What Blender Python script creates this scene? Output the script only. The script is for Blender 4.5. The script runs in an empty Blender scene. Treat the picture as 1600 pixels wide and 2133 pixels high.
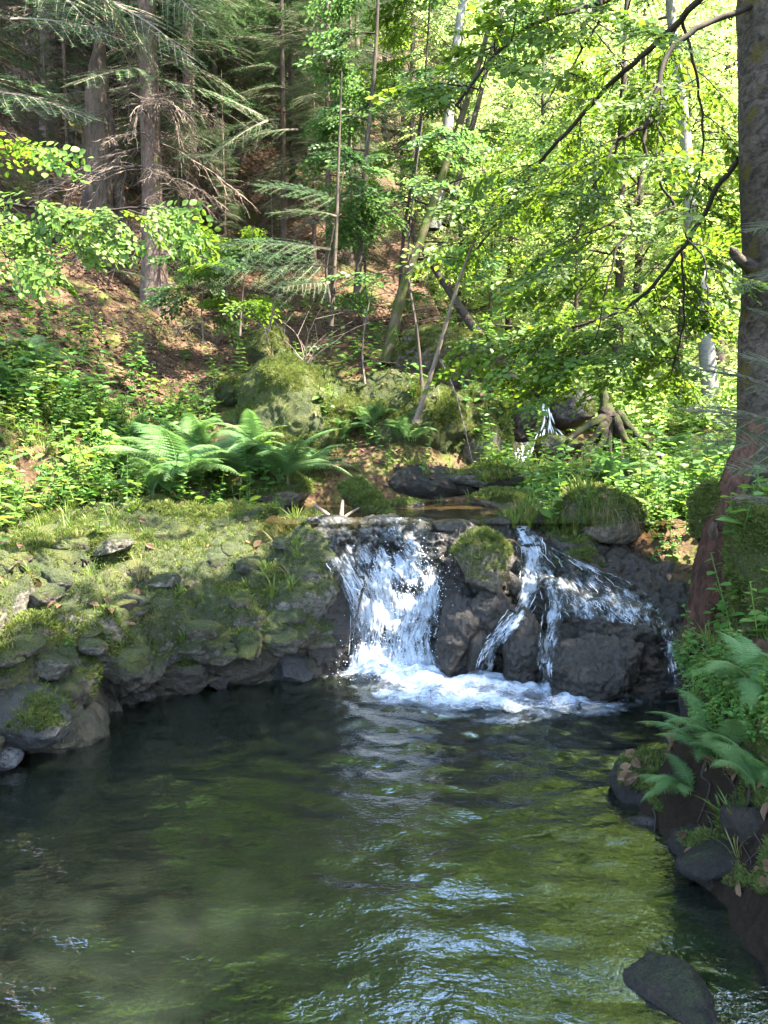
import bpy, math, random
import numpy as np
from mathutils import Vector, Matrix
from mathutils.bvhtree import BVHTree
random.seed(7); RNG = np.random.default_rng(7)
SC = bpy.context.scene; COL = SC.collection
R = math.radians; PI = math.pi

# ------------------------------------------------------------------ camera, sky, sun, exposure
F_PX, CAM_Z, PITCH = 1700.0, 1.7, math.atan((1066.5 - 900) / 1700.0)
cam = bpy.data.objects.new('camera', bpy.data.cameras.new('camera')); COL.objects.link(cam)
cam.data.sensor_width = 36; cam.data.lens = 36 * F_PX / 2133.0
cam.data.clip_start = 0.05; cam.data.clip_end = 600
cam.location = (0, 0, CAM_Z); cam.rotation_euler = (PI / 2 - PITCH, 0, 0)
SC.camera = cam
SUN = np.array([0.50, -0.22, 0.84]); SUN /= np.linalg.norm(SUN)
w = bpy.data.worlds.new('World'); SC.world = w; w.use_nodes = True
nt = w.node_tree; bg = nt.nodes['Background']; sky = nt.nodes.new('ShaderNodeTexSky')
sky.sky_type = 'NISHITA'; sky.sun_disc = False
sky.sun_elevation = math.asin(SUN[2]); sky.sun_rotation = math.atan2(SUN[0], SUN[1])
nt.links.new(sky.outputs[0], bg.inputs[0]); bg.inputs[1].default_value = 0.15
sl = bpy.data.lights.new('sun', 'SUN'); sl.energy = 5.0; sl.angle = R(0.53); sl.color = (1.0, 0.93, 0.82)
so = bpy.data.objects.new('sun', sl); COL.objects.link(so); so.location = (20, -4, 34)
so.rotation_euler = Vector(SUN).to_track_quat('Z', 'Y').to_euler()
SC.view_settings.view_transform = 'Standard'; SC.view_settings.look = 'None'
SC.view_settings.gamma = 1.0; SC.view_settings.exposure = 3.7
cy = SC.cycles
cy.max_bounces = 7; cy.diffuse_bounces = 4; cy.glossy_bounces = 3; cy.transmission_bounces = 5
cy.transparent_max_bounces = 12; cy.caustics_reflective = False; cy.caustics_refractive = False
cy.sample_clamp_indirect = 8.0; cy.use_denoising = True

# ------------------------------------------------------------------ photo pixel + distance -> place in the world
def W(px, py, Y):
    a, b = (px - 800) / F_PX, -(py - 1066.5) / F_PX
    dy = math.cos(PITCH) + b * math.sin(PITCH); dz = -math.sin(PITCH) + b * math.cos(PITCH)
    k = Y / dy
    return np.array([a * k, Y, CAM_Z + dz * k])
def G(px, py, z=0.0):                      # where the line of sight meets the level z
    p = W(px, py, 1.0); return W(px, py, (z - CAM_Z) / (p[2] - CAM_Z))

# ------------------------------------------------------------------ noise
def _h(ix, iy, iz, s):
    h = (ix * 374761393 + iy * 668265263 + iz * 1274126177 + s * 144269) & 0xffffffff
    h = ((h ^ (h >> 13)) * 1274126177) & 0xffffffff
    return (h ^ (h >> 16)) / 4294967295.0
def vnoise(p, s=0):
    p = np.asarray(p, float); i = np.floor(p).astype(np.int64); f = p - i; f = f * f * (3 - 2 * f)
    r = 0
    for a in (0, 1):
        for b in (0, 1):
            for c in (0, 1):
                r = r + _h(i[:, 0] + a, i[:, 1] + b, i[:, 2] + c, s) * (f[:, 0] if a else 1 - f[:, 0]) * (f[:, 1] if b else 1 - f[:, 1]) * (f[:, 2] if c else 1 - f[:, 2])
    return r * 2 - 1
def fbm(p, o=4, s=0):
    r, a, q = 0, 1.0, np.asarray(p, float)
    for k in range(o): r = r + a * vnoise(q, s + k * 13); a *= .5; q = q * 2.03 + 3.1
    return r / 1.6
def worley(p, s=0):
    p = np.asarray(p, float); i = np.floor(p).astype(np.int64)
    f1 = np.full(len(p), 9.); f2 = f1.copy()
    for a in (-1, 0, 1):
        for b in (-1, 0, 1):
            for c in (-1, 0, 1):
                x, y, z = i[:, 0] + a, i[:, 1] + b, i[:, 2] + c
                d = (x + _h(x, y, z, s) - p[:, 0]) ** 2 + (y + _h(x, y, z, s + 1) - p[:, 1]) ** 2 + (z + _h(x, y, z, s + 2) - p[:, 2]) ** 2
                n = d < f1; f2 = np.where(n, f1, np.minimum(f2, d)); f1 = np.where(n, d, f1)
    return np.sqrt(f1), np.sqrt(f2)
def sstep(a, b, x): t = np.clip((x - a) / (b - a), 0, 1); return t * t * (3 - 2 * t)

# ------------------------------------------------------------------ mesh helpers
def mk(name, parts, mats, parent=None, smooth=True, flow=None):
    """parts: (verts, faces, material slot, rnd or None); ONE mesh object"""
    V = np.concatenate([p[0] for p in parts]); off = 0; loops = []; tot = []; mi = []; rn = []
    for v, f, m, r in parts:
        f = np.asarray(f); loops.append((f + off).ravel()); tot.append(np.full(len(f), f.shape[1])); mi.append(np.full(len(f), m))
        rn.append(np.zeros(len(v)) if r is None else r); off += len(v)
    loops = np.concatenate(loops); tot = np.concatenate(tot); mi = np.concatenate(mi); rn = np.concatenate(rn)
    me = bpy.data.meshes.new(name)
    me.vertices.add(len(V)); me.vertices.foreach_set('co', V.astype(np.float32).ravel())
    me.loops.add(len(loops)); me.loops.foreach_set('vertex_index', loops.astype(np.int32))
    me.polygons.add(len(tot)); st = np.concatenate([[0], np.cumsum(tot)[:-1]])
    me.polygons.foreach_set('loop_start', st.astype(np.int32))
    me.polygons.foreach_set('material_index', mi.astype(np.int32))
    me.polygons.foreach_set('use_smooth', np.full(len(tot), bool(smooth)))
    me.update(calc_edges=True)
    a = me.attributes.new('rnd', 'FLOAT', 'POINT'); a.data.foreach_set('value', rn.astype(np.float32))
    if flow is not None:
        a = me.attributes.new('flow', 'FLOAT_VECTOR', 'POINT'); a.data.foreach_set('vector', flow.astype(np.float32).ravel())
    for m in (mats if isinstance(mats, (list, tuple)) else [mats]): me.materials.append(m)
    o = bpy.data.objects.new(name, me); COL.objects.link(o)
    if parent: o.parent = parent
    return o
def tag(o, label, cat, group=None):
    o['label'] = label; o['category'] = cat
    if group: o['group'] = group
    return o
def kind(o, k): o['kind'] = k; return o
def thing(name, label, cat, loc=(0, 0, 0), rz=0, group=None):
    o = bpy.data.objects.new(name, None); COL.objects.link(o); o.empty_display_size = .1
    o.location = tuple(loc); o.rotation_euler = (0, 0, rz)
    return tag(o, label, cat, group)
def dup(root, loc, rz=0, sc=1.0, label=None, group=None, tilt=(0, 0)):
    r = root.copy(); COL.objects.link(r); r.location = tuple(loc); r.rotation_euler = (tilt[0], tilt[1], rz); r.scale = (sc,) * 3
    if label: r['label'] = label
    if group: r['group'] = group
    for ch in list(root.children):
        c = ch.copy(); COL.objects.link(c); c.parent = r
        for g in ch.children:
            d = g.copy(); COL.objects.link(d); d.parent = c
    return r
def nrm(v): return v / np.maximum(np.linalg.norm(v, axis=-1, keepdims=True), 1e-9)
def catmull(P, n):
    """resample control points (k,...) smoothly to n rows"""
    P = np.asarray(P, float); k = len(P); t = np.linspace(0, k - 1, n); i = np.clip(t.astype(int), 0, k - 2); u = t - i
    Q = np.concatenate([[2 * P[0] - P[1]], P, [2 * P[-1] - P[-2]]])
    a, b, c, d = Q[i], Q[i + 1], Q[i + 2], Q[i + 3]
    u = u.reshape((-1,) + (1,) * (P.ndim - 1))
    return .5 * (2 * b + (c - a) * u + (2 * a - 5 * b + 4 * c - d) * u ** 2 + (3 * b - a - 3 * c + d) * u ** 3)
def gridf(n, m):
    i = np.arange(n - 1)[:, None] * m + np.arange(m - 1)[None]
    return np.stack([i, i + 1, i + m + 1, i + m], -1).reshape(-1, 4)
def vnormals(V, F):
    fn = np.cross(V[F[:, 1]] - V[F[:, 0]], V[F[:, -1]] - V[F[:, 0]]); N = np.zeros_like(V)
    for k in range(F.shape[1]): np.add.at(N, F[:, k], fn)
    return nrm(N)
def sample(V, F, n, mask=None, rng=RNG):
    a, b, c = V[F[:, 0]], V[F[:, 1]], V[F[:, -1]]; d = V[F[:, 2]]
    fn = np.cross(b - a, c - a); ar = np.linalg.norm(fn, axis=1); N = fn / np.maximum(ar, 1e-9)[:, None]
    cen = V[F].mean(1); wt = ar * (1 if mask is None else mask(cen, N)); wt = np.maximum(wt, 0); wt /= wt.sum()
    k = rng.choice(len(F), n, p=wt); u, v = rng.random((2, n, 1))
    if F.shape[1] == 4: P = (a[k] * (1 - u) + b[k] * u) * (1 - v) + (c[k] * (1 - u) + d[k] * u) * v
    else:
        fl = (u + v) > 1; u = np.where(fl, 1 - u, u); v = np.where(fl, 1 - v, v); P = a[k] + (b[k] - a[k]) * u + (c[k] - a[k]) * v
    return P, N[k]
def tube(P, r, sides=8, rough=0, seed=0, cap=False):
    P = np.asarray(P, float); n = len(P); r = np.broadcast_to(np.asarray(r, float), (n,))
    T = nrm(np.gradient(P, axis=0)); up = np.array([0, 0, 1.]) if abs(T[0][2]) < .9 else np.array([1., 0, 0])
    A = nrm(np.cross(T, up)); B = np.cross(T, A)
    an = np.linspace(0, 2 * PI, sides, endpoint=False)
    D = A[:, None] * np.cos(an)[None, :, None] + B[:, None] * np.sin(an)[None, :, None]
    V = (P[:, None] + D * r[:, None, None]).reshape(-1, 3)
    if rough:
        k = np.repeat(r, sides); D = D.reshape(-1, 3)
        V = V + D * (k * rough * (fbm(V / (np.mean(r) * .9), 3, seed) + .5 * fbm(V / (np.mean(r) * .3), 2, seed + 5)))[:, None]
    i = np.arange(n - 1)[:, None] * sides; j = np.arange(sides)[None]; jn = (j + 1) % sides
    F = np.stack([i + j, i + jn, i + sides + jn, i + sides + j], -1).reshape(-1, 4)
    return V, F
def tubes(lst, sides=4):
    Vs, Fs, o = [], [], 0
    for P, r in lst:
        v, f = tube(P, r, sides); Vs.append(v); Fs.append(f + o); o += len(v)
    return np.concatenate(Vs), np.concatenate(Fs)
def place(tv, tf, pos, M, s, rnd=None):
    """many copies of a small template merged: M (N,3,3) columns are the template axes"""
    N = len(pos); s = np.broadcast_to(np.asarray(s, float), (N,))
    V = np.einsum('nij,kj->nki', M, tv) * s[:, None, None] + pos[:, None]
    F = (tf[None] + (np.arange(N) * len(tv))[:, None, None]).reshape(-1, tf.shape[1])
    rr = np.repeat(RNG.random(N) if rnd is None else rnd, len(tv))
    return V.reshape(-1, 3), F, rr
def frames(d, n):
    """axes: x = d, z ~ n"""
    x = nrm(d); y = nrm(np.cross(n, x)); z = np.cross(x, y)
    return np.stack([x, y, z], -1)
def rotz(a):
    c, s, o, e = np.cos(a), np.sin(a), np.zeros_like(a), np.ones_like(a)
    return np.stack([np.stack([c, -s, o], -1), np.stack([s, c, o], -1), np.stack([o, o, e], -1)], -2)
def ico(sub):
    import bmesh
    bm = bmesh.new(); bmesh.ops.create_icosphere(bm, subdivisions=sub, radius=1)
    bm.verts.ensure_lookup_table()
    V = np.array([v.co for v in bm.verts]); F = np.array([[v.index for v in f.verts] for f in bm.faces]); bm.free(); return V, F
ICO = {k: ico(k) for k in (1, 4, 5, 6)}

# ------------------------------------------------------------------ materials
class NT:
    def __init__(s, name):
        s.m = bpy.data.materials.new(name); s.m.use_nodes = True; s.t = s.m.node_tree; s.t.nodes.clear()
        s.out = s.t.nodes.new('ShaderNodeOutputMaterial')
    def n(s, t, props=None, **inp):
        x = s.t.nodes.new('ShaderNode' + t)
        for k, v in (props or {}).items(): setattr(x, k, v)
        for k, v in inp.items():
            k = k.replace('_', ' ') if k not in x.inputs else k
            if k.isdigit() or k.startswith('i') and k[1:].isdigit(): k = int(k.lstrip('i'))
            if isinstance(v, bpy.types.NodeSocket): s.t.links.new(v, x.inputs[k])
            elif isinstance(v, bpy.types.Node): s.t.links.new(v.outputs[0], x.inputs[k])
            else: x.inputs[k].default_value = (*v, 1) if isinstance(v, tuple) and len(v) == 3 and x.inputs[k].type == 'RGBA' else v
        return x
    def pos(s): return s.n('NewGeometry').outputs['Position']
    def sep(s, v): return s.n('SeparateXYZ', i0=v)
    def obj(s): return s.n('TexCoord').outputs['Object']
    def noise(s, v, sc, det=4, rough=.55, dist=0.0): return s.n('TexNoise', Vector=v, Scale=sc, Detail=det, Roughness=rough, Distortion=dist).outputs[0]
    def vor(s, v, sc, feat='F1', out=0): return s.n('TexVoronoi', {'feature': feat}, Vector=v, Scale=sc).outputs[out]
    def math(s, op, a, b=0.0, c=0.0, clamp=False): return s.n('Math', {'operation': op, 'use_clamp': clamp}, i0=a, i1=b, i2=c).outputs[0]
    def rng(s, v, a, b, c=0.0, d=1.0): return s.n('MapRange', {'interpolation_type': 'SMOOTHSTEP'}, i0=v, i1=a, i2=b, i3=c, i4=d).outputs[0]
    def mix(s, f, a, b):
        x = s.t.nodes.new('ShaderNodeMix'); x.data_type = 'RGBA'
        for i, v in ((0, f), (6, a), (7, b)):
            if isinstance(v, bpy.types.NodeSocket): s.t.links.new(v, x.inputs[i])
            else: x.inputs[i].default_value = (*v, 1) if isinstance(v, tuple) else v
        return x.outputs[2]
    def scale(s, v, sc): return s.n('Mapping', i0=v, i3=sc).outputs[0]
    def attr(s, name, out=2): return s.n('Attribute', {'attribute_name': name}).outputs[out]
    def bump(s, h, st, dist=.02, n=None):
        x = s.n('Bump', Height=h, Strength=st, Distance=dist)
        if n is not None: s.t.links.new(n, x.inputs['Normal'])
        return x.outputs[0]
    def prin(s, col, rough, normal=None, spec=.3, **k):
        x = s.n('BsdfPrincipled', Roughness=rough, **k); x.inputs['Specular IOR Level'].default_value = spec
        if isinstance(col, tuple): x.inputs[0].default_value = (*col, 1)
        else: s.t.links.new(col, x.inputs[0])
        if normal is not None: s.t.links.new(normal, x.inputs['Normal'])
        return x.outputs[0]
    def mixs(s, f, a, b): return s.n('MixShader', i0=f, i1=a, i2=b).outputs[0]
    def end(s, sh): s.t.links.new(sh, s.out.inputs[0]); return s.m

def m_leaf(name, a, b, c=None, trans=.45, rough=.5, spec=.25, tv=1.7):
    t = NT(name); r = t.attr('rnd'); col = t.mix(t.rng(r, 0, .75), a, b)
    if c: col = t.mix(t.rng(r, .8, 1), col, c)
    info = t.n('ObjectInfo').outputs['Random']; hs = t.n('HueSaturation', Color=col, Value=t.rng(info, 0, 1, .85, 1.15)).outputs[0]
    tc = t.n('HueSaturation', Color=hs, Hue=.485, Saturation=1.1, Value=tv).outputs[0]
    d = t.prin(hs, rough, spec=spec); tr = t.n('BsdfTranslucent', Color=tc).outputs[0]
    return t.end(t.mixs(trans, d, tr))
def m_bark(name, a, b, moss=None, amt=.0, sc=6.0, stretch=.25, bump=.6):
    t = NT(name); p = t.pos(); q = t.scale(p, (1, 1, stretch))
    n1 = t.noise(q, sc * 4, 6, .65, .6); n2 = t.noise(p, sc * .5, 3); v = t.noise(q, sc * 11, 4, .7, 1.0)
    col = t.mix(t.rng(n1, .3, .7), a, b); col = t.mix(t.rng(n2, .4, .75, 0, .5), col, tuple(x * .45 for x in a))
    if moss:
        f = t.rng(t.noise(p, 5.5, 5, .65), .62 - amt * .4, .75 - amt * .4)
        mc = t.mix(t.noise(p, 60, 3), tuple(x * .5 for x in moss), moss); col = t.mix(f, col, mc)
    h = t.math('ADD', t.math('MULTIPLY', n1, .6), v)
    return t.end(t.prin(col, .85, t.bump(h, bump, .02), .15))
def m_rock(name, a, b, moss_a, moss_b, amount, wet_z=None, wet=(.02, .019, .018), nz=True, fine=1.0, wr=.42, bst=.95):
    t = NT(name); p = t.pos(); n1 = t.noise(p, 3.2, 6, .6); n2 = t.noise(p, 28 * fine, 6, .7); n3 = t.noise(p, 1.4, 3); v = t.vor(p, 16 * fine, 'F1')
    col = t.mix(t.rng(n1, .35, .68), a, b); col = t.mix(t.rng(n2, .42, .7, 0, .75), col, tuple(x * .35 for x in a))
    col = t.mix(t.rng(t.noise(p, 52, 5, .75), .38, .52, .65, 0), col, tuple(x * .3 for x in a)); col = t.mix(t.rng(t.noise(p, 75, 2), .6, .75, 0, .55), col, tuple(min(1, x * 1.7) for x in b))
    nn = t.sep(t.n('NewGeometry').outputs['Normal']).outputs[2]
    mz = t.math('ADD', t.math('MULTIPLY', nn, .38 if nz else .1), t.math('ADD', t.math('MULTIPLY', n3, .55), t.math('MULTIPLY', n2, .45)))
    f = t.rng(mz, 1.02 - amount, 1.2 - amount)
    mc = t.mix(t.rng(t.noise(p, 4.5, 5), .35, .7), moss_a, moss_b); mc = t.mix(t.rng(t.noise(p, 130, 2), .35, .75), t.mix(.7, mc, (.01, .012, .004)), mc)
    rough = .8
    if wet_z is not None:
        wz = t.rng(t.math('ADD', t.sep(p).outputs[2], t.math('MULTIPLY', n1, .25)), wet_z + .12, wet_z + .34, 1, 0)
        col = t.mix(wz, col, t.mix(n2, wet, tuple(x * 2.2 for x in wet))); f = t.math('MULTIPLY', f, t.math('SUBTRACT', 1, t.math('MULTIPLY', wz, .8)))
        rough = t.rng(wz, 0, 1, .8, wr)
    col = t.mix(f, col, mc)
    if wet_z is not None: rough = t.rng(f, 0, 1, rough, .9)
    h = t.math('ADD', t.math('MULTIPLY', n2, .8), t.math('ADD', t.math('MULTIPLY', v, .5), t.math('MULTIPLY', f, t.noise(p, 170, 2))))
    hf = t.noise(p, 95, 3, .7); nb = t.bump(hf, .55, .012, t.bump(h, bst, .045)); return t.end(t.prin(col, rough, nb, .35))

MOSS_A, MOSS_B = (.055, .070, .012), (.115, .125, .018)
M = {}
M['shelf'] = m_rock('mossy_limestone', (.10, .085, .06), (.20, .18, .14), (.052, .070, .019), (.105, .118, .030), .61, .14, (.030, .024, .017))
M['boulder'] = m_rock('mossy_boulder', (.10, .08, .055), (.17, .14, .10), MOSS_A, (.13, .14, .016), .62)
M['mossrock'] = m_rock('deep_moss', (.07, .05, .03), (.12, .09, .055), (.05, .068, .01), (.11, .125, .014), .82, nz=False)
M['wet'] = m_rock('wet_rock', (.024, .021, .017), (.05, .043, .035), (.03, .045, .01), (.05, .07, .012), .02, 2.2, (.015, .012, .009), wr=.34, bst=.8)
M['damp'] = m_rock('damp_rock', (.05, .042, .034), (.10, .085, .07), (.03, .045, .01), (.06, .075, .012), .3, .45)
M['pale'] = m_rock('pale_stone', (.13, .115, .10), (.20, .18, .155), MOSS_A, MOSS_B, .15, -.05)
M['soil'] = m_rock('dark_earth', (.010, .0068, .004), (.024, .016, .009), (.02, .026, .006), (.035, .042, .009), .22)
M['stream_bed'] = m_rock('stream_bed', (.06, .05, .025), (.11, .085, .045), (.03, .035, .01), (.05, .05, .015), .1)

def m_ground():
    t = NT('leaf_litter_ground'); p = t.pos(); n1 = t.noise(p, 1.1, 5, .6); n2 = t.noise(p, 22, 5, .7)
    cell = t.n('TexVoronoi', Vector=p, Scale=24.0); cc = t.sep(cell.outputs['Color']).outputs[0]
    col = t.mix(cc, (.034, .020, .011), (.088, .051, .029)); col = t.mix(t.rng(n2, .5, .75, 0, .7), col, (.03, .018, .01))
    f = t.rng(t.math('ADD', t.math('MULTIPLY', n1, .7), t.math('MULTIPLY', n2, .3)), .50, .62)
    mc = t.mix(n2, (.035, .05, .01), (.08, .095, .016)); col = t.mix(f, col, mc)
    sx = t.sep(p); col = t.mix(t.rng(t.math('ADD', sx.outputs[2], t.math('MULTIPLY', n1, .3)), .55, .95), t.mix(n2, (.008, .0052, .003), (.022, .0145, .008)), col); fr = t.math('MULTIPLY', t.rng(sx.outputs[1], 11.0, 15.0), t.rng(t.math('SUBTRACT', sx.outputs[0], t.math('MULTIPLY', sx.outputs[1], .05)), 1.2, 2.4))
    col = t.mix(t.math('MULTIPLY', fr, .8), col, t.mix(n2, (.06, .085, .02), (.14, .15, .05)))
    return t.end(t.prin(col, .9, t.bump(t.math('ADD', n2, t.math('MULTIPLY', cell.outputs[0], .6)), .8, .03), .12))
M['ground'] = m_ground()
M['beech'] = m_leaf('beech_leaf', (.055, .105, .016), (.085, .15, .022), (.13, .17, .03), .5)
M['beech_sun_tint'] = m_leaf('sun_tinted_beech_leaf', (.10, .155, .045), (.135, .195, .065), (.19, .21, .09), .62, tv=2.7)  # lighter copy of the beech leaf: sunlight put into its colour
M['young'] = m_leaf('young_beech_leaf', (.07, .14, .02), (.10, .17, .028), None, .45)
M['sapling'] = m_leaf('sapling_leaf', (.045, .105, .035), (.075, .14, .04), None, .4)
M['spruce'] = m_leaf('spruce_needles', (.022, .052, .020), (.042, .082, .032), (.07, .12, .04), .25, .7, .08)
M['fern'] = m_leaf('fern_frond', (.075, .15, .048), (.11, .185, .06), (.14, .17, .05), .35)
M['herb'] = m_leaf('herb_leaf', (.05, .12, .025), (.085, .155, .03), (.12, .15, .03), .4)
M['grass'] = m_leaf('grass_blade', (.05, .085, .016), (.09, .12, .022), (.17, .14, .06), .35)
M['moss'] = m_leaf('moss_tuft', (.042, .064, .015), (.085, .108, .026), (.13, .13, .045), .3, .8, .1)
M['dry'] = m_leaf('dry_grass', (.16, .11, .06), (.26, .19, .10), None, .25, .8)
M['litter'] = m_leaf('dead_leaf', (.045, .024, .013), (.10, .058, .031), (.16, .10, .06), .15, .7)
M['bark_spruce'] = m_bark('spruce_bark', (.085, .055, .042), (.17, .12, .095), (.07, .085, .015), .12, 7, .5)
M['bark_dark'] = m_bark('dark_bark', (.035, .026, .02), (.075, .058, .044), (.05, .06, .012), .15)
M['bark_beech'] = m_bark('old_beech_bark', (.020, .016, .012), (.10, .08, .064), (.085, .068, .018), .26, 4, 1.6, .8)
M['bark_birch'] = m_bark('pale_bark', (.10, .095, .085), (.19, .18, .16), (.16, .17, .08), .06, 4, 2.5, .3)
M['deadwood'] = m_bark('rotten_wood', (.026, .013, .009), (.095, .046, .03), (.05, .055, .012), .03, 7, .3, 1.0)
M['rootwood'] = m_bark('root_bark', (.014, .010, .007), (.055, .040, .028), (.045, .055, .014), .42, 9, .6, .9)
M['snagwood'] = m_bark('weathered_wood', (.07, .05, .036), (.17, .125, .09), (.05, .06, .015), .1, 6, .12, .9)
M['twig'] = m_bark('dry_twig', (.10, .075, .058), (.17, .13, .10), None, 0, 20, .5, .2)
M['twig_dark'] = m_bark('dark_twig', (.022, .018, .014), (.04, .03, .022), None, 0, 20, .5, .2)
M['mossbark'] = m_bark('mossy_bark', (.05, .04, .025), (.10, .08, .05), (.06, .072, .016), .5, 6, .5)
M['pebble'] = m_rock('grey_stone', (.10, .095, .09), (.19, .18, .17), MOSS_A, MOSS_B, .05, -.5)

def m_water(name, tint, murk, murk_col, ior=1.33, waves=((9, 1.0), (26, .35)), st=.35, dist=.02, stretch=(1, 1.5, 1)):
    t = NT(name); p = t.scale(t.pos(), stretch); h = None
    for s, a in waves:
        n = t.math('MULTIPLY', t.noise(p, s, 2, .5, .6), t.math('MULTIPLY', t.rng(t.noise(p, s * .13 + .5, 2), .35, .62, .25, 1.2), a)); h = n if h is None else t.math('ADD', h, n)
    nb = t.bump(h, st, dist); fr = t.n('Fresnel', IOR=ior, Normal=nb).outputs[0]
    body = t.mixs(murk, t.n('BsdfTransparent', Color=tint).outputs[0], t.n('BsdfDiffuse', Color=murk_col).outputs[0])
    gl = t.n('BsdfGlossy', Roughness=.02, Normal=nb).outputs[0]
    return t.end(t.mixs(fr, body, gl))
M['capped'] = m_rock('moss_capped_rock', (.022, .018, .015), (.05, .042, .034), (.045, .055, .01), (.085, .085, .018), .34, wr=.4)
M['amber'] = m_rock('amber_stone', (.20, .11, .045), (.32, .19, .09), MOSS_A, MOSS_B, .02)
M['pool'] = m_water('pool_water', (.42, .44, .26), .30, (.020, .028, .019), 3.0, ((5, .45), (13, .5), (38, .42)), .18, .04)
M['upper'] = m_water('upper_pool_water', (.55, .5, .35), .3, (.09, .065, .03), 1.33, ((10, 1.0), (40, .2)), .12, .02)
def m_fall(name, lo, hi):
    t = NT(name); fl = t.attr('flow', 1); q = t.scale(fl, (22, 5, 1)); q2 = t.scale(fl, (60, 20, 1)); d = t.attr('rnd')
    n = t.math('ADD', t.math('MULTIPLY', t.noise(q, 1.0, 5, .6, 1.2), .6), t.math('MULTIPLY', t.noise(q2, 1.0, 4, .65, .8), .4))
    f = t.rng(t.math('ADD', n, t.math('MULTIPLY', d, .55)), lo, hi)
    nb = t.bump(n, .8, .04)
    white = t.mixs(.35, t.n('BsdfDiffuse', Color=(.50, .55, .61), Normal=nb).outputs[0], t.n('BsdfTranslucent', Color=(.8, .85, .9), Normal=nb).outputs[0])
    fr = t.n('Fresnel', IOR=1.33, Normal=nb).outputs[0]
    clear = t.mixs(fr, t.n('BsdfTransparent', Color=(.86, .9, .88)).outputs[0], t.n('BsdfGlossy', Roughness=.05, Normal=nb).outputs[0])
    return t.end(t.mixs(f, clear, white))
M['fall'] = m_fall('falling_water', .62, .92)
M['strand'] = None
t = NT('white_water'); M['strand'] = t.end(t.mixs(.35, t.prin((.80, .84, .88), .25, None, .5), t.n('BsdfTranslucent', Color=(.8, .85, .9)).outputs[0]))
def m_foam():
    t = NT('foam'); p = t.pos(); d = t.attr('rnd')
    n = t.math('ADD', t.math('MULTIPLY', t.noise(t.scale(p, (1, 1.6, 1)), 9, 6, .65, .8), .6), t.math('MULTIPLY', t.noise(p, 38, 4, .7), .4))
    f = t.rng(t.math('ADD', n, d), .62, 1.2); nb = t.bump(n, .5, .03)
    white = t.n('BsdfDiffuse', Color=(.43, .48, .54), Normal=nb).outputs[0]
    return t.end(t.mixs(f, t.n('BsdfTransparent').outputs[0], white))
M['foam'] = m_foam()

# where the photograph's sun patches lie: the leaves leave gaps towards the sun there
lit = [(130, 1950, 110, 2.5), (1005, 1110, 5, 5.7), (1240, 1040, 70, 6.3), (215, 1130, 30, 5.5), (430, 1180, 8, 5.9), (600, 1220, 18, 5.7), (760, 1035, 55, 7.0), (1000, 1060, 60, 7.3), (560, 930, 80, 7.6), (640, 850, 75, 8.6), (690, 960, 60, 8.0), (800, 820, 40, 9.4), (550, 720, 40, 9.6), (340, 350, 55, 11.8), (340, 710, 8, 11.5), (240, 440, 160, 4.6), (60, 480, 160, 4.6), (130, 430, 100, 4.6), (30, 290, 60, 4.8), (620, 930, 60, 8.2), (450, 930, 60, 7.5), (760, 870, 50, 9.2), (530, 560, 60, 9), (430, 770, 15, 9.5), (270, 930, 40, 7.5), (1340, 930, 22, 10.2), (700, 1010, 40, 7.4), (1290, 900, 25, 10.2)]
LP_ = [(W(a, b, c), r_ / F_PX * c * 1.15) for a, b, r_, c in lit]
ORG = [None]
def gaps(P, extra=.40):
    """True where a spray may hang without shading one of the sun patches"""
    if ORG[0] is None: return np.ones(len(P), bool)
    P = np.asarray(P) + ORG[0]; ok = np.ones(len(P), bool)
    for q, r_ in LP_:
        v = P - q; t_ = v @ SUN; ok &= ~((np.linalg.norm(v - t_[:, None] * SUN, axis=1) < r_ + extra) & (t_ > .35))
    return ok
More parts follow.
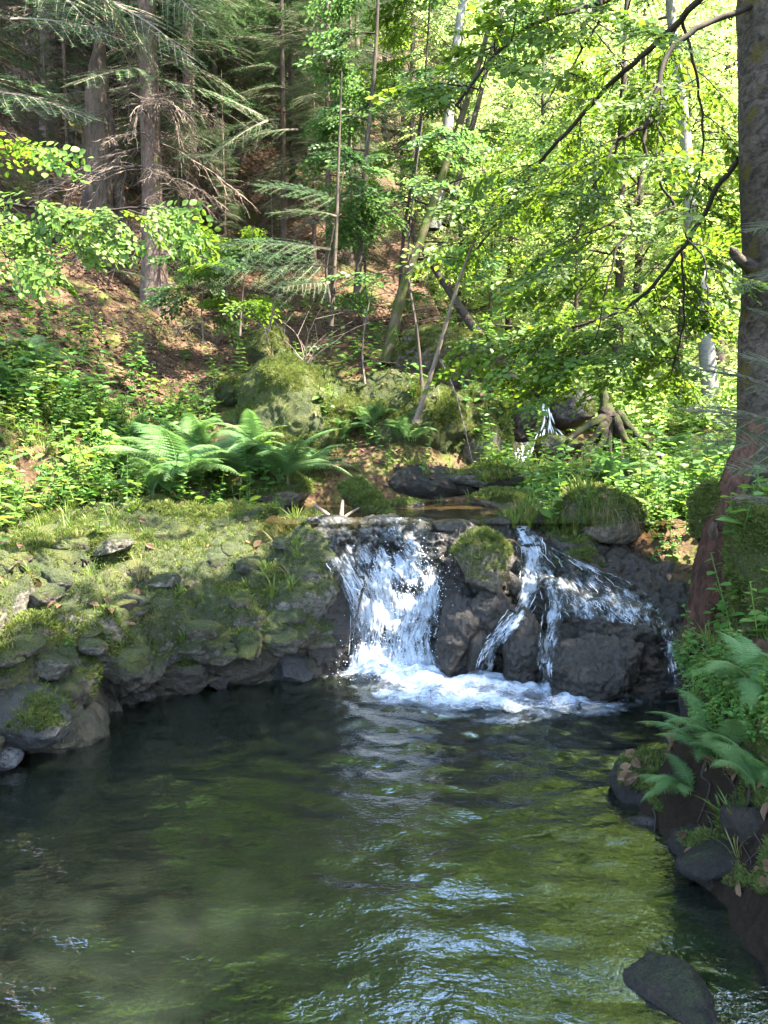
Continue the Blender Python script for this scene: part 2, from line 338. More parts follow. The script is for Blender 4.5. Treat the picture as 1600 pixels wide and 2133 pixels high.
# ------------------------------------------------------------------ the ground: one sheet
def itp(x, xs, ys): return np.interp(x, xs, ys)
def height(x, y, detail=True):
    x = np.asarray(x, float); y = np.asarray(y, float)
    base = 1.02 + .03 * np.maximum(y - 7, 0) + .55 * sstep(10.5, 11.8, y) + .10 * np.maximum(y - 12, 0) + .45 * np.maximum(y - 24, 0)
    xl = itp(y, [5, 6, 7.4, 8.2, 9.2, 10, 12, 14, 18, 30], [-2.8, -2.0, -1.0, .2, 1.1, 1.5, 1.45, 1.2, .6, -.5])
    hill = 1.12 + .47 * np.clip(y - 7.7, 0, 6) + .80 * np.maximum(y - 13.7, 0) + .55 * np.maximum(-x - 2.4, 0)
    wl = sstep(xl + .25, xl - .55, x); z = base * (1 - wl) + np.maximum(hill, base) * wl
    xr = itp(y, [2, 5, 8, 12, 20, 40], [1.6, 2.2, 2.8, 5, 8, 12])
    z = z + .45 * np.clip(x - xr, 0, 60)
    # cut for the upper pool
    up = sstep(1.15, .85, np.sqrt(((x - .25) / 1.2) ** 2 + ((y - 6.9) / 1.15) ** 2)); z = z * (1 - up) + .82 * up
    # lower pool basin and its banks
    sl = itp(y, [0, 3, 4.03, 4.6, 5.0, 5.3, 5.6], [-3.2, -2.7, -2.3, -2.0, -1.6, -1.1, -.7])
    sr = itp(y, [0, 2.45, 3.1, 3.5, 4.0, 5.05, 5.6], [1.25, 1.2, 1.22, 1.12, 1.36, 1.95, 2.2])
    bl = np.clip((sl - .25 - x) * 1.8, -.5, .55); br = np.clip((x - sr) * 1.7, -.5, .62) + .5 * np.clip(x - sr - .55, 0, 1.2)
    bank = np.maximum(bl, br); bank = np.maximum(bank, -.5 + .25 * np.maximum(np.hypot(x + 1.2, (y - 2.6)) * -1 + 1.2, 0))
    f = sstep(6.35, 6.1, y); f = np.where(x < -.7, sstep(7.5, 6.9, y), f)
    f = np.where(x > 1.9, sstep(6.4, 5.2, y), f)
    bank = np.where(x > sr + .5, np.maximum(bank, np.minimum(.7, z)), bank) + .45 * np.clip(x - 2.6, 0, 30) * (x > 2.6)
    z = z * (1 - f) + bank * f
    if detail:
        p = np.stack([x, y, np.zeros_like(x)], -1).reshape(-1, 3)
        n = (.10 * fbm(p * .9, 4, 3) + .045 * fbm(p * 4.5, 3, 8)).reshape(x.shape)
        far = np.clip(np.hypot(x, y) / 12, .6, 4)
        z = z + n * far * np.where((f > .5) & (bank < .2), .4, 1)
        rb = ((x > .9) & (y < 5.5) & (y > 1.5)).astype(float); z = z + rb * (.11 * fbm(p * 3.1, 4, 14) + .06 * fbm(p * 11, 3, 15)).reshape(x.shape)
    return z
def axis(lo, hi, st, out):
    a = list(np.arange(lo, hi, st)); s = st
    while a[-1] < out: s *= 1.13; a.append(a[-1] + s)
    s = st
    while a[0] > -out: s *= 1.13; a.insert(0, a[0] - s)
    return np.array(a)
gx, gy = axis(-7, 6, .055, 140), axis(1.5, 16, .055, 160)
X, Y = np.meshgrid(gx, gy, indexing='ij')
GV = np.stack([X, Y, height(X, Y)], -1).reshape(-1, 3); GF = gridf(len(gx), len(gy))[:, ::-1]
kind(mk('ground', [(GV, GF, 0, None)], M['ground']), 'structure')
def on_ground(x, y, dz=0): return np.array([x, y, float(height(np.array([x]), np.array([y]))[0]) + dz])

# ------------------------------------------------------------------ water of the two pools
wx, wy = np.linspace(-6, 3.2, 420), np.linspace(-3, 6.0, 420)
X, Y = np.meshgrid(wx, wy, indexing='ij'); P = np.stack([X, Y, np.zeros_like(X)], -1).reshape(-1, 3)
fc = G(900, 1430); dd = np.hypot(P[:, 0] - fc[0], P[:, 1] - fc[1])
P[:, 2] = .010 * fbm(P * np.array([4, 6, 1]), 3, 5) + .012 * np.sin(dd * 26 + 2.5 * fbm(P * 2.2, 2, 9)) * np.exp(-dd * 1.0) + (.022 * fbm(P * 7, 3, 31) + .011 * fbm(P * 18, 2, 32)) * np.exp(-np.maximum(dd - .3, 0) * 1.1)
kind(mk('pool_water', [(P, gridf(420, 420)[:, ::-1], 0, None)], M['pool']), 'structure')
UW = 1.02
ux, uy = np.linspace(-.92, 2.2, 60), np.linspace(6.02, 8.4, 50)
X, Y = np.meshgrid(ux, uy, indexing='ij'); Z = UW + .004 * fbm(np.stack([X, Y, X * 0], -1).reshape(-1, 3) * 5, 2, 2).reshape(X.shape)
kind(mk('upper_pool_water', [(np.stack([X, Y, Z], -1).reshape(-1, 3), gridf(60, 50)[:, ::-1], 0, None)], M['upper']), 'structure')

# ------------------------------------------------------------------ mossy rock shelf on the left: a lofted bank with an undercut
wl = [(-900, 1990), (-400, 1800), (-150, 1680), (0, 1595), (110, 1560), (175, 1530), (215, 1490), (300, 1470), (450, 1435), (560, 1425), (640, 1412), (690, 1395)]
rim = [(-900, 1420, 2.6), (-400, 1330, 3.4), (-150, 1290, 3.9), (0, 1252, 4.45), (110, 1240, 4.7), (175, 1265, 4.75), (230, 1290, 4.8), (320, 1312, 5.0), (450, 1300, 5.22), (560, 1285, 5.33), (630, 1200, 5.55), (665, 1140, 5.75)]
mid = [(-900, 1200, 3.6), (-400, 1150, 4.6), (-150, 1130, 5.2), (0, 1120, 5.6), (110, 1118, 5.75), (175, 1120, 5.8), (230, 1130, 5.85), (320, 1140, 5.95), (450, 1140, 6.1), (560, 1130, 6.15), (622, 1110, 6.1), (650, 1098, 6.05)]
bck = [(-900, 1060, 5), (-400, 1050, 6), (-150, 1045, 6.5), (0, 1045, 7), (110, 1050, 7), (175, 1046, 7.1), (230, 1042, 7.1), (320, 1032, 7.2), (450, 1055, 7.1), (560, 1068, 6.9), (615, 1082, 6.6), (640, 1090, 6.4)]
rows = []
for i in range(len(wl)):
    a = G(*wl[i]); r = W(*rim[i]); m = W(*mid[i]); b = W(*bck[i])
    inn = np.array([r[0], r[1], 0]) - np.array([a[0], a[1], 0]); u = np.array([-.45, .9, 0])
    cut = [.0, .0, .02, .02, .03, .1, .18, .22, .22, .15, .08, .05][i]
    belly = a * .35 + r * .65 - u * .10; belly[2] = r[2] * .62
    low = a + u * cut; low[2] = .12
    rows.append([a + u * (cut + .1) + [0, 0, -.6], a + u * cut * .6, low, belly, r, r * .55 + m * .45 + [0, 0, .03], m, m * .5 + b * .5 + [0, 0, .01], b, b + [0, .6, -.55]])
C0 = np.array(rows); C1 = catmull(C0, 430); SH = catmull(C1.transpose(1, 0, 2), 300).transpose(1, 0, 2)
n0, n1 = SH.shape[:2]; SV = SH.reshape(-1, 3); SF = gridf(n0, n1)
N = vnormals(SV, SF)
if N[(n0 // 2) * n1 + int(n1 * .7), 2] < 0: SF = SF[:, ::-1]; N = -N
q = SV + .10 * np.stack([fbm(SV * 2.2, 3, s) for s in (1, 2, 3)], -1)
th = np.tile(np.linspace(0, 1, n1), n0)                               # 0 foot .. 1 back
f1, f2 = worley(q * np.array([4.2, 3.4, 4.8]), 11); g1, g2 = worley(q * np.array([10, 8, 11]), 17)
big = (1 - f1 ** 1.6) * .20; small = (1 - g1 ** 2) * .075
top = sstep(.5, .75, th)
k1, k2 = worley(q * np.array([7.5, 17, 10]), 23)                      # the top: wavy ribs across
ribs = (1 - k1 ** 2) * .075
d = (big + small) * (1 - .62 * top) + ribs * top + .06 * fbm(SV * 2.6, 4, 6) + .030 * (1 - 2 * np.abs(fbm(SV * 9, 3, 9))) + .015 * fbm(SV * 24, 3, 7) - .13
SV = SV + N * d[:, None] * (sstep(1.0, .9, th) + .0)[:, None]
tag(mk('rock_shelf', [(SV, SF, 0, None)], M['shelf']), 'broad mossy limestone shelf sloping into the dark pool left of the waterfall', 'rock shelf')
shelf_bvh = BVHTree.FromPolygons(SV.tolist(), SF.tolist())

# ------------------------------------------------------------------ wet bedrock ledge under the waterfall
cols = [600, 650, 700, 760, 820, 880, 930, 1000, 1060, 1100, 1150, 1200, 1270, 1350, 1420, 1480, 1560]
sta = {600: [(1425, 5.42), (1330, 5.6), (1240, 5.72), (1160, 5.82), (1105, 5.9), (1080, 6.3)],
 650: [(1412, 5.52), (1330, 5.64), (1240, 5.74), (1165, 5.82), (1108, 5.92), (1080, 6.3)],
 700: [(1405, 5.58), (1335, 5.68), (1255, 5.76), (1180, 5.84), (1106, 5.94), (1080, 6.3)],
 760: [(1400, 5.68), (1320, 5.78), (1240, 5.86), (1160, 5.92), (1106, 6.0), (1080, 6.35)],
 820: [(1398, 5.70), (1320, 5.80), (1240, 5.88), (1160, 5.94), (1104, 6.0), (1080, 6.35)],
 880: [(1396, 5.68), (1320, 5.76), (1240, 5.80), (1165, 5.86), (1104, 6.0), (1080, 6.35)],
 930: [(1395, 5.58), (1320, 5.66), (1240, 5.74), (1160, 5.82), (1104, 5.96), (1080, 6.3)],
 1000: [(1395, 5.54), (1320, 5.62), (1240, 5.70), (1160, 5.80), (1112, 5.95), (1085, 6.3)],
 1060: [(1400, 5.54), (1320, 5.64), (1245, 5.74), (1165, 5.86), (1110, 6.0), (1084, 6.4)],
 1100: [(1415, 5.46), (1335, 5.58), (1255, 5.68), (1175, 5.84), (1105, 6.05), (1080, 6.5)],
 1150: [(1432, 5.30), (1370, 5.38), (1290, 5.46), (1225, 5.62), (1140, 5.98), (1085, 6.5)],
 1200: [(1442, 5.21), (1370, 5.27), (1285, 5.36), (1225, 5.60), (1150, 5.98), (1095, 6.5)],
 1270: [(1450, 5.15), (1370, 5.20), (1290, 5.30), (1235, 5.56), (1175, 5.90), (1115, 6.4)],
 1350: [(1453, 5.12), (1385, 5.18), (1310, 5.28), (1262, 5.52), (1205, 5.84), (1140, 6.3)],
 1420: [(1456, 5.08), (1400, 5.14), (1345, 5.26), (1300, 5.45), (1240, 5.75), (1165, 6.2)],
 1480: [(1465, 5.03), (1420, 5.1), (1370, 5.22), (1320, 5.4), (1255, 5.7), (1180, 6.1)],
 1560: [(1475, 4.95), (1430, 5.0), (1380, 5.1), (1330, 5.3), (1265, 5.6), (1190, 6.0)]}
rows = []
for c in cols:
    pts = [W(c, py, Yv) for py, Yv in sta[c]]; a = pts[0].copy(); a[2] = -.5
    last = pts[-1] + [0, .5, -.25]; rows.append([a] + [p_ - [.12, 0, .22] if c == 600 else p_ for p_ in pts] + [last])
L = catmull(catmull(np.array(rows), 420).transpose(1, 0, 2), 300).transpose(1, 0, 2)
n0, n1 = L.shape[:2]; LV = L.reshape(-1, 3); LF = gridf(n0, n1); N = vnormals(LV, LF)
if N[(n0 // 2) * n1 + n1 // 3, 1] > 0: LF = LF[:, ::-1]; N = -N
q = LV + .08 * np.stack([fbm(LV * 3, 3, s) for s in (21, 22, 23)], -1)
f1, f2 = worley(q * np.array([4.5, 4.5, 6]), 31); g1, g2 = worley(q * np.array([11, 11, 15]), 37); h1, h2 = worley(q * 30, 41)
dome = sstep(1.15, 1.5, LV[:, 0])                                      # craggier under the right hand dome
rg = 1 - 2 * np.abs(fbm(q * np.array([5, 5, 9]), 4, 46)); d = (1 - f1 ** 1.7) * .12 + (1 - g1 ** 2) * (.012 + .012 * dome) + .05 * rg + .035 * fbm(LV * np.array([7, 7, 24]), 4, 44) * (.4 + dome) + .022 * fbm(LV * 18, 4, 45) + .008 * fbm(LV * 60, 2, 47) - .12
th = np.tile(np.linspace(0, 1, n1), n0); d = d * sstep(.0, .1, th) * (1 - .6 * sstep(.72, .9, th))
LV = LV + N * d[:, None]
tag(mk('bedrock_ledge', [(LV, LF, 0, None)], M['wet']), 'dark wet bedrock ledge that the small waterfall pours over', 'rock ledge')

# ------------------------------------------------------------------ loose rocks
ROCKS = []
def rock(name, label, c, rad, mat, seed, lump=.16, fine=.05, sub=5, rz=0, tilt=0, group=None, cat='rock', freq=1.0, flat=0, cuts=5):
    V, F = ICO[sub]; rad = np.asarray(rad, float); gr = np.random.default_rng(seed + 900); V = V.copy()
    for _ in range(cuts):                                               # broken faces
        nn = nrm(gr.normal(0, 1, 3)); V = V - nn * np.maximum(V @ nn - gr.uniform(.5, .8), 0)[:, None] * .85
    p = V * rad
    s = 1.0 / max(rad.mean(), .02) * freq; o = np.array([seed * 3.7, seed * 1.3, seed * 2.1])
    f1, _ = worley(p * s * 1.6 + o, seed); g1, _ = worley(p * s * 4.5 + o, seed + 3)
    r = 1 + lump * 1.6 * fbm(p * s * .8 + o, 2, seed) + lump * (.75 - f1 ** 2) + fine * (1 - 1.2 * g1) + fine * 1.8 * fbm(p * s * 2.4 + o, 4, seed + 6) + fine * .7 * fbm(p * s * 10 + o, 3, seed + 5)
    V = p * r[:, None]
    if flat: V[:, 2] = np.where(V[:, 2] < -flat * rad[2], -flat * rad[2] + (V[:, 2] + flat * rad[2]) * .2, V[:, 2])
    a, b = R(rz), R(tilt); ca, sa, cb, sb = math.cos(a), math.sin(a), math.cos(b), math.sin(b)
    V = V @ np.array([[cb, 0, sb], [0, 1, 0], [-sb, 0, cb]]).T @ np.array([[ca, -sa, 0], [sa, ca, 0], [0, 0, 1]]).T
    o_ = mk(name, [(V, F, 0, None)], mat); o_.location = tuple(c); tag(o_, label, cat, group)
    ROCKS.append((V + c, F, o_)); return o_, V + c, F
# around the falls
capr = rock('mossy_boulder', 'round dark boulder with a grassy moss cap splitting the waterfall in two', W(1005, 1180, 5.60), (.19, .20, .24), M['boulder'], 4, .10, .07, 6, cuts=3)
rock('wet_rock', 'dark wet rock mass directly beneath the moss-capped boulder', W(1015, 1300, 5.58), (.18, .18, .22), M['wet'], 3, .16, .10, 6)
rock('wet_rock', 'tall smooth wet rock under the moss-capped boulder, right of the white chute', W(965, 1335, 5.55), (.20, .16, .30), M['wet'], 5, .13, .08, 6)
rock('wet_rock', 'small upright black stone against the right side of the moss-capped boulder', W(1068, 1218, 5.62), (.055, .06, .10), M['wet'], 6, .08, .03, 4)
rock('wet_rock', 'slim black stone leaning left at the foot of the middle water thread', W(990, 1362, 5.42), (.07, .08, .165), M['wet'], 7, .07, .02, 4, 0, 18)
rock('wet_rock', 'pointed brown wet boulder standing between the two thin water threads', W(1085, 1358, 5.40), (.17, .17, .25), M['wet'], 8, .14, .09, 6)
rock('wet_rock', 'rounded dark boulder at the pool edge below the right dome of the ledge', W(1250, 1405, 5.15), (.31, .20, .22), M['wet'], 9, .16, .12, 6, flat=.7, cuts=9)
rock('wet_rock', 'dark wet rock with a ragged face on the left edge of the main chute', W(690, 1290, 5.66), (.17, .18, .40), M['wet'], 10, .2, .11, 6, 0, 14)
rock('mossy_boulder', 'dark green mossy knob above the sloping wet slab right of the falls', W(1195, 1175, 6.0), (.20, .18, .11), M['damp'], 11, .16, .06, 5)
rock('wet_rock', 'low brown stone on the lip between the upper pool and the boulder', W(945, 1098, 6.05), (.16, .14, .055), M['wet'], 12, .12, .05, 5)
rock('wet_rock', 'jagged dark stone at the right end of the waterfall lip', W(1105, 1088, 6.35), (.17, .16, .085), M['wet'], 13, .25, .08, 5)
rock('wet_rock', 'brown sunlit rock in front of the grass-topped boulder', W(1170, 1130, 6.15), (.20, .18, .11), M['damp'], 14, .2, .06, 5)
gb = rock('mossy_boulder', 'sunlit boulder with a bright moss top and hanging dry grass beside the upper pool', W(1243, 1085, 6.35), (.36, .30, .23), M['boulder'], 15, .12, .05, 6)
rock('wet_rock', 'grey pebble lying in the far shallows of the upper pool', W(845, 1052, 7.5), (.16, .10, .045), M['damp'], 16, .06, .02, 4)
rock('mossy_boulder', 'flat mossy stone at the far right edge of the upper pool', W(1045, 1042, 7.6), (.30, .18, .10), M['boulder'], 17, .12, .05, 5)
rock('wet_rock', 'small dark rock sitting in the upper pool left of the driftwood', W(660, 1078, 6.75), (.13, .13, .07), M['damp'], 18, .2, .06, 4)
# left shelf edge, from left to right
for k, (lb, px, py, Yv, rad, mt, l) in enumerate([
 ('thick mossy boulder on the pool bank at the left edge of the picture', 40, 1385, 4.32, (.24, .26, .20), 'boulder', .18),
 ('brown bare-fronted boulder standing in the water at the left edge', 45, 1495, 4.12, (.22, .22, .17), 'damp', .12),
 ('pale wet stone with a mossy right side at the left waterline', 130, 1492, 4.42, (.085, .10, .11), 'pebble', .14),
 ('white washed pebble block at the water left of the pale stone', 78, 1500, 4.28, (.07, .08, .05), 'pale', .16),
 ('glossy grey stone half under water in the left corner of the bank', 12, 1572, 4.02, (.085, .09, .06), 'pebble', .14),
 ('squarish mossy stone with a grey top below the shelf front', 135, 1425, 4.6, (.11, .12, .10), 'shelf', .16),
 ('rounded stone with moss cap on the shelf front above the squarish one', 155, 1385, 4.72, (.11, .12, .07), 'shelf', .12),
 ('dark grey block standing just above the waterline, second row of the bank', 180, 1455, 4.74, (.07, .09, .10), 'shelf', .14),
 ('long smooth boulder draped with moss on the shelf front', 235, 1345, 4.85, (.16, .16, .11), 'shelf', .12),
 ('low wet stone glinting at the water below the mossy shelf front', 295, 1450, 4.99, (.08, .07, .04), 'wet', .2),
 ('shiny black stone with a thin white trickle at the middle of the bank', 455, 1418, 5.30, (.07, .06, .06), 'wet', .2),
 ('dark lump of rock under the overhang of the shelf', 380, 1395, 5.26, (.20, .17, .15), 'shelf', .2),
 ('brown cave-like rock below the greenest part of the shelf', 500, 1365, 5.46, (.24, .17, .19), 'shelf', .22),
 ('black wet rock at the waterline left of the waterfall foam', 600, 1398, 5.52, (.15, .13, .13), 'damp', .22),
 ('pale bare rock patch beside the golden moss hump on the shelf', 145, 1140, 5.55, (.15, .13, .06), 'pale', .12),
 ('dark mossy stone at the back of the shelf left of the pale patch', 65, 1155, 5.5, (.17, .15, .12), 'shelf', .14),
 ('round moss cushion stone behind the shelf among the grass', 155, 1033, 7.0, (.16, .14, .09), 'mossrock', .1),
 ('buff flat stone on the back edge of the shelf near the upper pool', 508, 1066, 6.85, (.10, .09, .035), 'pale', .14)]):
    rock('boulder', lb, W(px, py, Yv), rad, M[mt], 30 + k, l, .06, 5)
hump = rock('moss_hump', 'golden sunlit moss hump with short grass on the rock shelf', W(215, 1145, 5.5), (.17, .15, .13), M['mossrock'], 52, .10, .04, 5)
# the mossy outcrop behind the ferns and the cliff at its right end
for k, (lb, px, py, Yv, rad, mt, l) in enumerate([
 ('big moss-covered outcrop above the ferns, bright where the sun falls on it', 640, 905, 9.0, (.74, .75, .80), 'mossrock', .16),
 ('mossy boulder on top of the outcrop under the pale twigs', 560, 735, 9.7, (.24, .24, .26), 'mossrock', .12),
 ('mossy shoulder of the outcrop sloping towards the upper stream', 830, 890, 9.5, (.75, .7, .62), 'mossrock', .18),
 ('tall dark mossy cliff block at the right end of the outcrop', 985, 895, 9.7, (.36, .5, .62), 'boulder', .18),
 ('narrow rounded mossy pillar at the mouth of the stream gap', 1035, 905, 9.55, (.17, .2, .40), 'mossrock', .12),
 ('dark mossy ledge rock crowning the cliff above the gap', 950, 745, 10.2, (.60, .5, .35), 'boulder', .2),
 ('small moss cushion left of the outcrop on the leafy slope', 490, 815, 9.55, (.22, .2, .18), 'mossrock', .12),
 ('brown mossy boulder shaded under the fern clump', 380, 1020, 7.55, (.30, .24, .17), 'boulder', .16),
 ('shaded mossy boulder under the right half of the fern clump', 560, 1020, 7.6, (.34, .26, .16), 'boulder', .16),
 ('grey boulder showing through the stems of the fern clump', 340, 985, 7.7, (.18, .15, .17), 'pebble', .14),
 ('low earthy bank stone along the far shore of the upper pool', 900, 1010, 8.5, (.62, .34, .20), 'soil', .2),
 ('long low mossy bank stone below the second cascade', 1080, 1000, 8.9, (.60, .4, .18), 'boulder', .18),
 ('flat grey bank stone on the right of the far shore', 1010, 995, 8.3, (.36, .25, .13), 'damp', .16),
 ('mossy stone above the grassy boulder among the right hand ferns', 1290, 1010, 8.2, (.35, .3, .2), 'boulder', .16)]):
    rock('mossy_rock' if mt in ('mossrock', 'boulder') else 'bank_stone', lb, W(px, py, Yv), rad, M[mt], 60 + k, l, .05, 6 if rad[0] > .5 else 5, freq=1.6 if rad[0] > .5 else 1)
# around the second cascade
for k, (lb, px, py, Yv, rad, mt, l) in enumerate([
 ('dark overhanging boulder right of the second cascade', 1195, 858, 11.2, (.34, .4, .26), 'damp', .14),
 ('brown dappled boulder below the second cascade', 1165, 935, 10.6, (.36, .3, .16), 'damp', .16),
 ('wet shadowed rock on the left of the second cascade', 1088, 880, 11.5, (.22, .25, .30), 'damp', .16),
 ('reddish rock at the top of the second cascade', 1100, 815, 11.9, (.24, .25, .14), 'soil', .16),
 ('flat sunlit stone on the bank right of the old roots', 1350, 955, 10.2, (.22, .2, .08), 'pale', .12)]):
    rock('stream_boulder', lb, W(px, py, Yv), rad, M[mt], 90 + k, l, .06, 5)
# right bank, dark and close
for k, (nm, lb, px, py, Yv, rad, mt, l) in enumerate([
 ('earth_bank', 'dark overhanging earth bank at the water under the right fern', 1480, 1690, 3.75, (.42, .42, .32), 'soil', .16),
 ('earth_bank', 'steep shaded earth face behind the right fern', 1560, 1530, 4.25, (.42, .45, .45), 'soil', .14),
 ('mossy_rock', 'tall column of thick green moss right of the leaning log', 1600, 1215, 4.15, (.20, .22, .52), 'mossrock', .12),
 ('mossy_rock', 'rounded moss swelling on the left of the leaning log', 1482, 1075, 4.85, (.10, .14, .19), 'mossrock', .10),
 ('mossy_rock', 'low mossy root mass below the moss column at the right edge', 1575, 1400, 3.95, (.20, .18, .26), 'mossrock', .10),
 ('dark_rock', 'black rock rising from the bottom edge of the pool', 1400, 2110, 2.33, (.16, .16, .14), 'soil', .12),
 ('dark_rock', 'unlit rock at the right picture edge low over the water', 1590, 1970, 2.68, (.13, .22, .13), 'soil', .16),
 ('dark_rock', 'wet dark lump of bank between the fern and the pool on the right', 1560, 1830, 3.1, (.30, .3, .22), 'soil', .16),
 ('sunken_stone', 'brown stone lying under water in the lower left of the pool', 150, 1955, 2.50, (.30, .24, .20), 'amber', .12),
 ('sunken_stone', 'second brown stone under water at the bottom left corner', 60, 2075, 2.28, (.22, .2, .19), 'amber', .12)]):
    c = W(px, py, Yv)
    if nm == 'sunken_stone': c[2] = -.31 if 'second' in lb else -.30
    rock(nm, lb, c, rad, M[mt], 110 + k, l, .06, 6 if rad[2] > .3 else 5, freq=1.3)
# ------------------------------------------------------------------ leaf, spray and branch templates
LEAF6 = (np.array([[0, 0, 0], [.32, -.30, .05], [.70, -.27, .04], [1, 0, -.07], [.70, .27, .04], [.32, .30, .05]]), np.array([[0, 1, 5], [1, 2, 4], [1, 4, 5], [2, 3, 4]]))
LEAF6 = (LEAF6[0], np.array([[0, 1, 2], [0, 2, 3], [0, 3, 4], [0, 4, 5]]))
LEAFR = (np.array([[0, 0, 0], [.16, -.22, .03], [.40, -.38, .06], [.66, -.34, .05], [.86, -.17, .0], [1, 0, -.06], [.86, .17, .0], [.66, .34, .05], [.40, .38, .06], [.16, .22, .03], [.40, 0, -.02], [.70, 0, -.01]]),
         np.array([[0, 1, 10], [1, 2, 10], [2, 3, 11], [2, 11, 10], [3, 4, 11], [4, 5, 11], [5, 6, 11], [6, 7, 11], [7, 8, 11], [8, 10, 11], [8, 9, 10], [9, 0, 10]]))
BLADE = (np.array([[0, -.5, 0], [0, .5, 0], [.55, .32, .08], [.55, -.32, .08], [1, 0, -.06]]), np.array([[0, 1, 2], [0, 2, 3], [3, 2, 4]]))
def leafset(tmpl, pos, d, n, size, rnd=None):
    return place(tmpl[0], tmpl[1], np.asarray(pos), frames(np.asarray(d), np.asarray(n)), size, rnd)
def merge(parts):
    V, F, r, o = [], [], [], 0
    for v, f, k in parts: V.append(v); F.append(f + o); r.append(k); o += len(v)
    return np.concatenate(V), np.concatenate(F), np.concatenate(r)
def make_spray(seed, L=.55, size=.075, leaf=LEAF6, dens=1.0, droop=.25):
    """a flat beech spray along +x: alternate leaves on a zigzag twig and its side twigs"""
    g = np.random.default_rng(seed); tw = []; pos, d, n, sz = [], [], [], []
    def run(o, a, Lr, lvl):
        k = max(3, int(Lr / .034 * dens)); s = np.linspace(0, 1, k); x = np.array([math.cos(a), math.sin(a), 0]); y = np.array([-x[1], x[0], 0])
        P = o + x * (s * Lr)[:, None] + y * (.012 * np.where(np.arange(k) % 2, 1, -1) * (s > 0))[:, None] + np.array([0, 0, -droop]) * (s ** 2 * Lr)[:, None] + g.normal(0, .004, (k, 3))
        tw.append((P, np.linspace(.0028 if lvl else .004, .0012, k)))
        for i in range(1, k):
            sd = 1 if i % 2 else -1; aa = a + sd * g.uniform(.6, 1.15) * (1 if i < k - 1 else .2)
            if lvl == 0 and i % 2 == 0 and i < k - 2 and g.random() < .9: run(P[i], a + sd * g.uniform(.5, .8), Lr * (.62 - .45 * s[i]), 1)
            dd = np.array([math.cos(aa), math.sin(aa), g.uniform(-.55, .1)]); pos.append(P[i]); d.append(dd)
            n.append(np.array([0, 0, 1]) + g.normal(0, .30, 3)); sz.append(size * g.uniform(.6, 1.15))
    run(np.zeros(3), 0, L, 0)
    lv, lf, _ = leafset(leaf, pos, d, n, np.array(sz)); nl = len(leaf[0])
    wv, wf = tubes(tw, 3)
    return lv, lf, nl, wv, wf
SPRAYS = [make_spray(s) for s in (1, 2, 3)]
FINE = [make_spray(s, .55, .075, LEAFR) for s in (4, 5, 6)]
def put_sprays(P, D, Nn, S, templ, lo=0, hi=1):
    """leaves and twigs of many sprays -> two (verts, faces, rnd) sets"""
    P, D, Nn, S = map(np.asarray, (P, D, Nn, S)); ok = gaps(P); ok[:2] |= not ok.any(); P, D, Nn, S = P[ok], D[ok], Nn[ok], S[ok]; lv, wv = [], []
    pick = RNG.integers(0, len(templ), len(P))
    for k, (a, b, nl, c, e) in enumerate(templ):
        m = pick == k
        if not m.any(): continue
        Fm = frames(D[m], Nn[m]); v, f, _ = place(a, b, P[m], Fm, S[m])
        lv.append((v, f, np.repeat(RNG.uniform(lo, hi, len(v) // nl), nl))); v, f, r = place(c, e, P[m], Fm, S[m]); wv.append((v, f, r))
    return merge(lv), merge(wv)

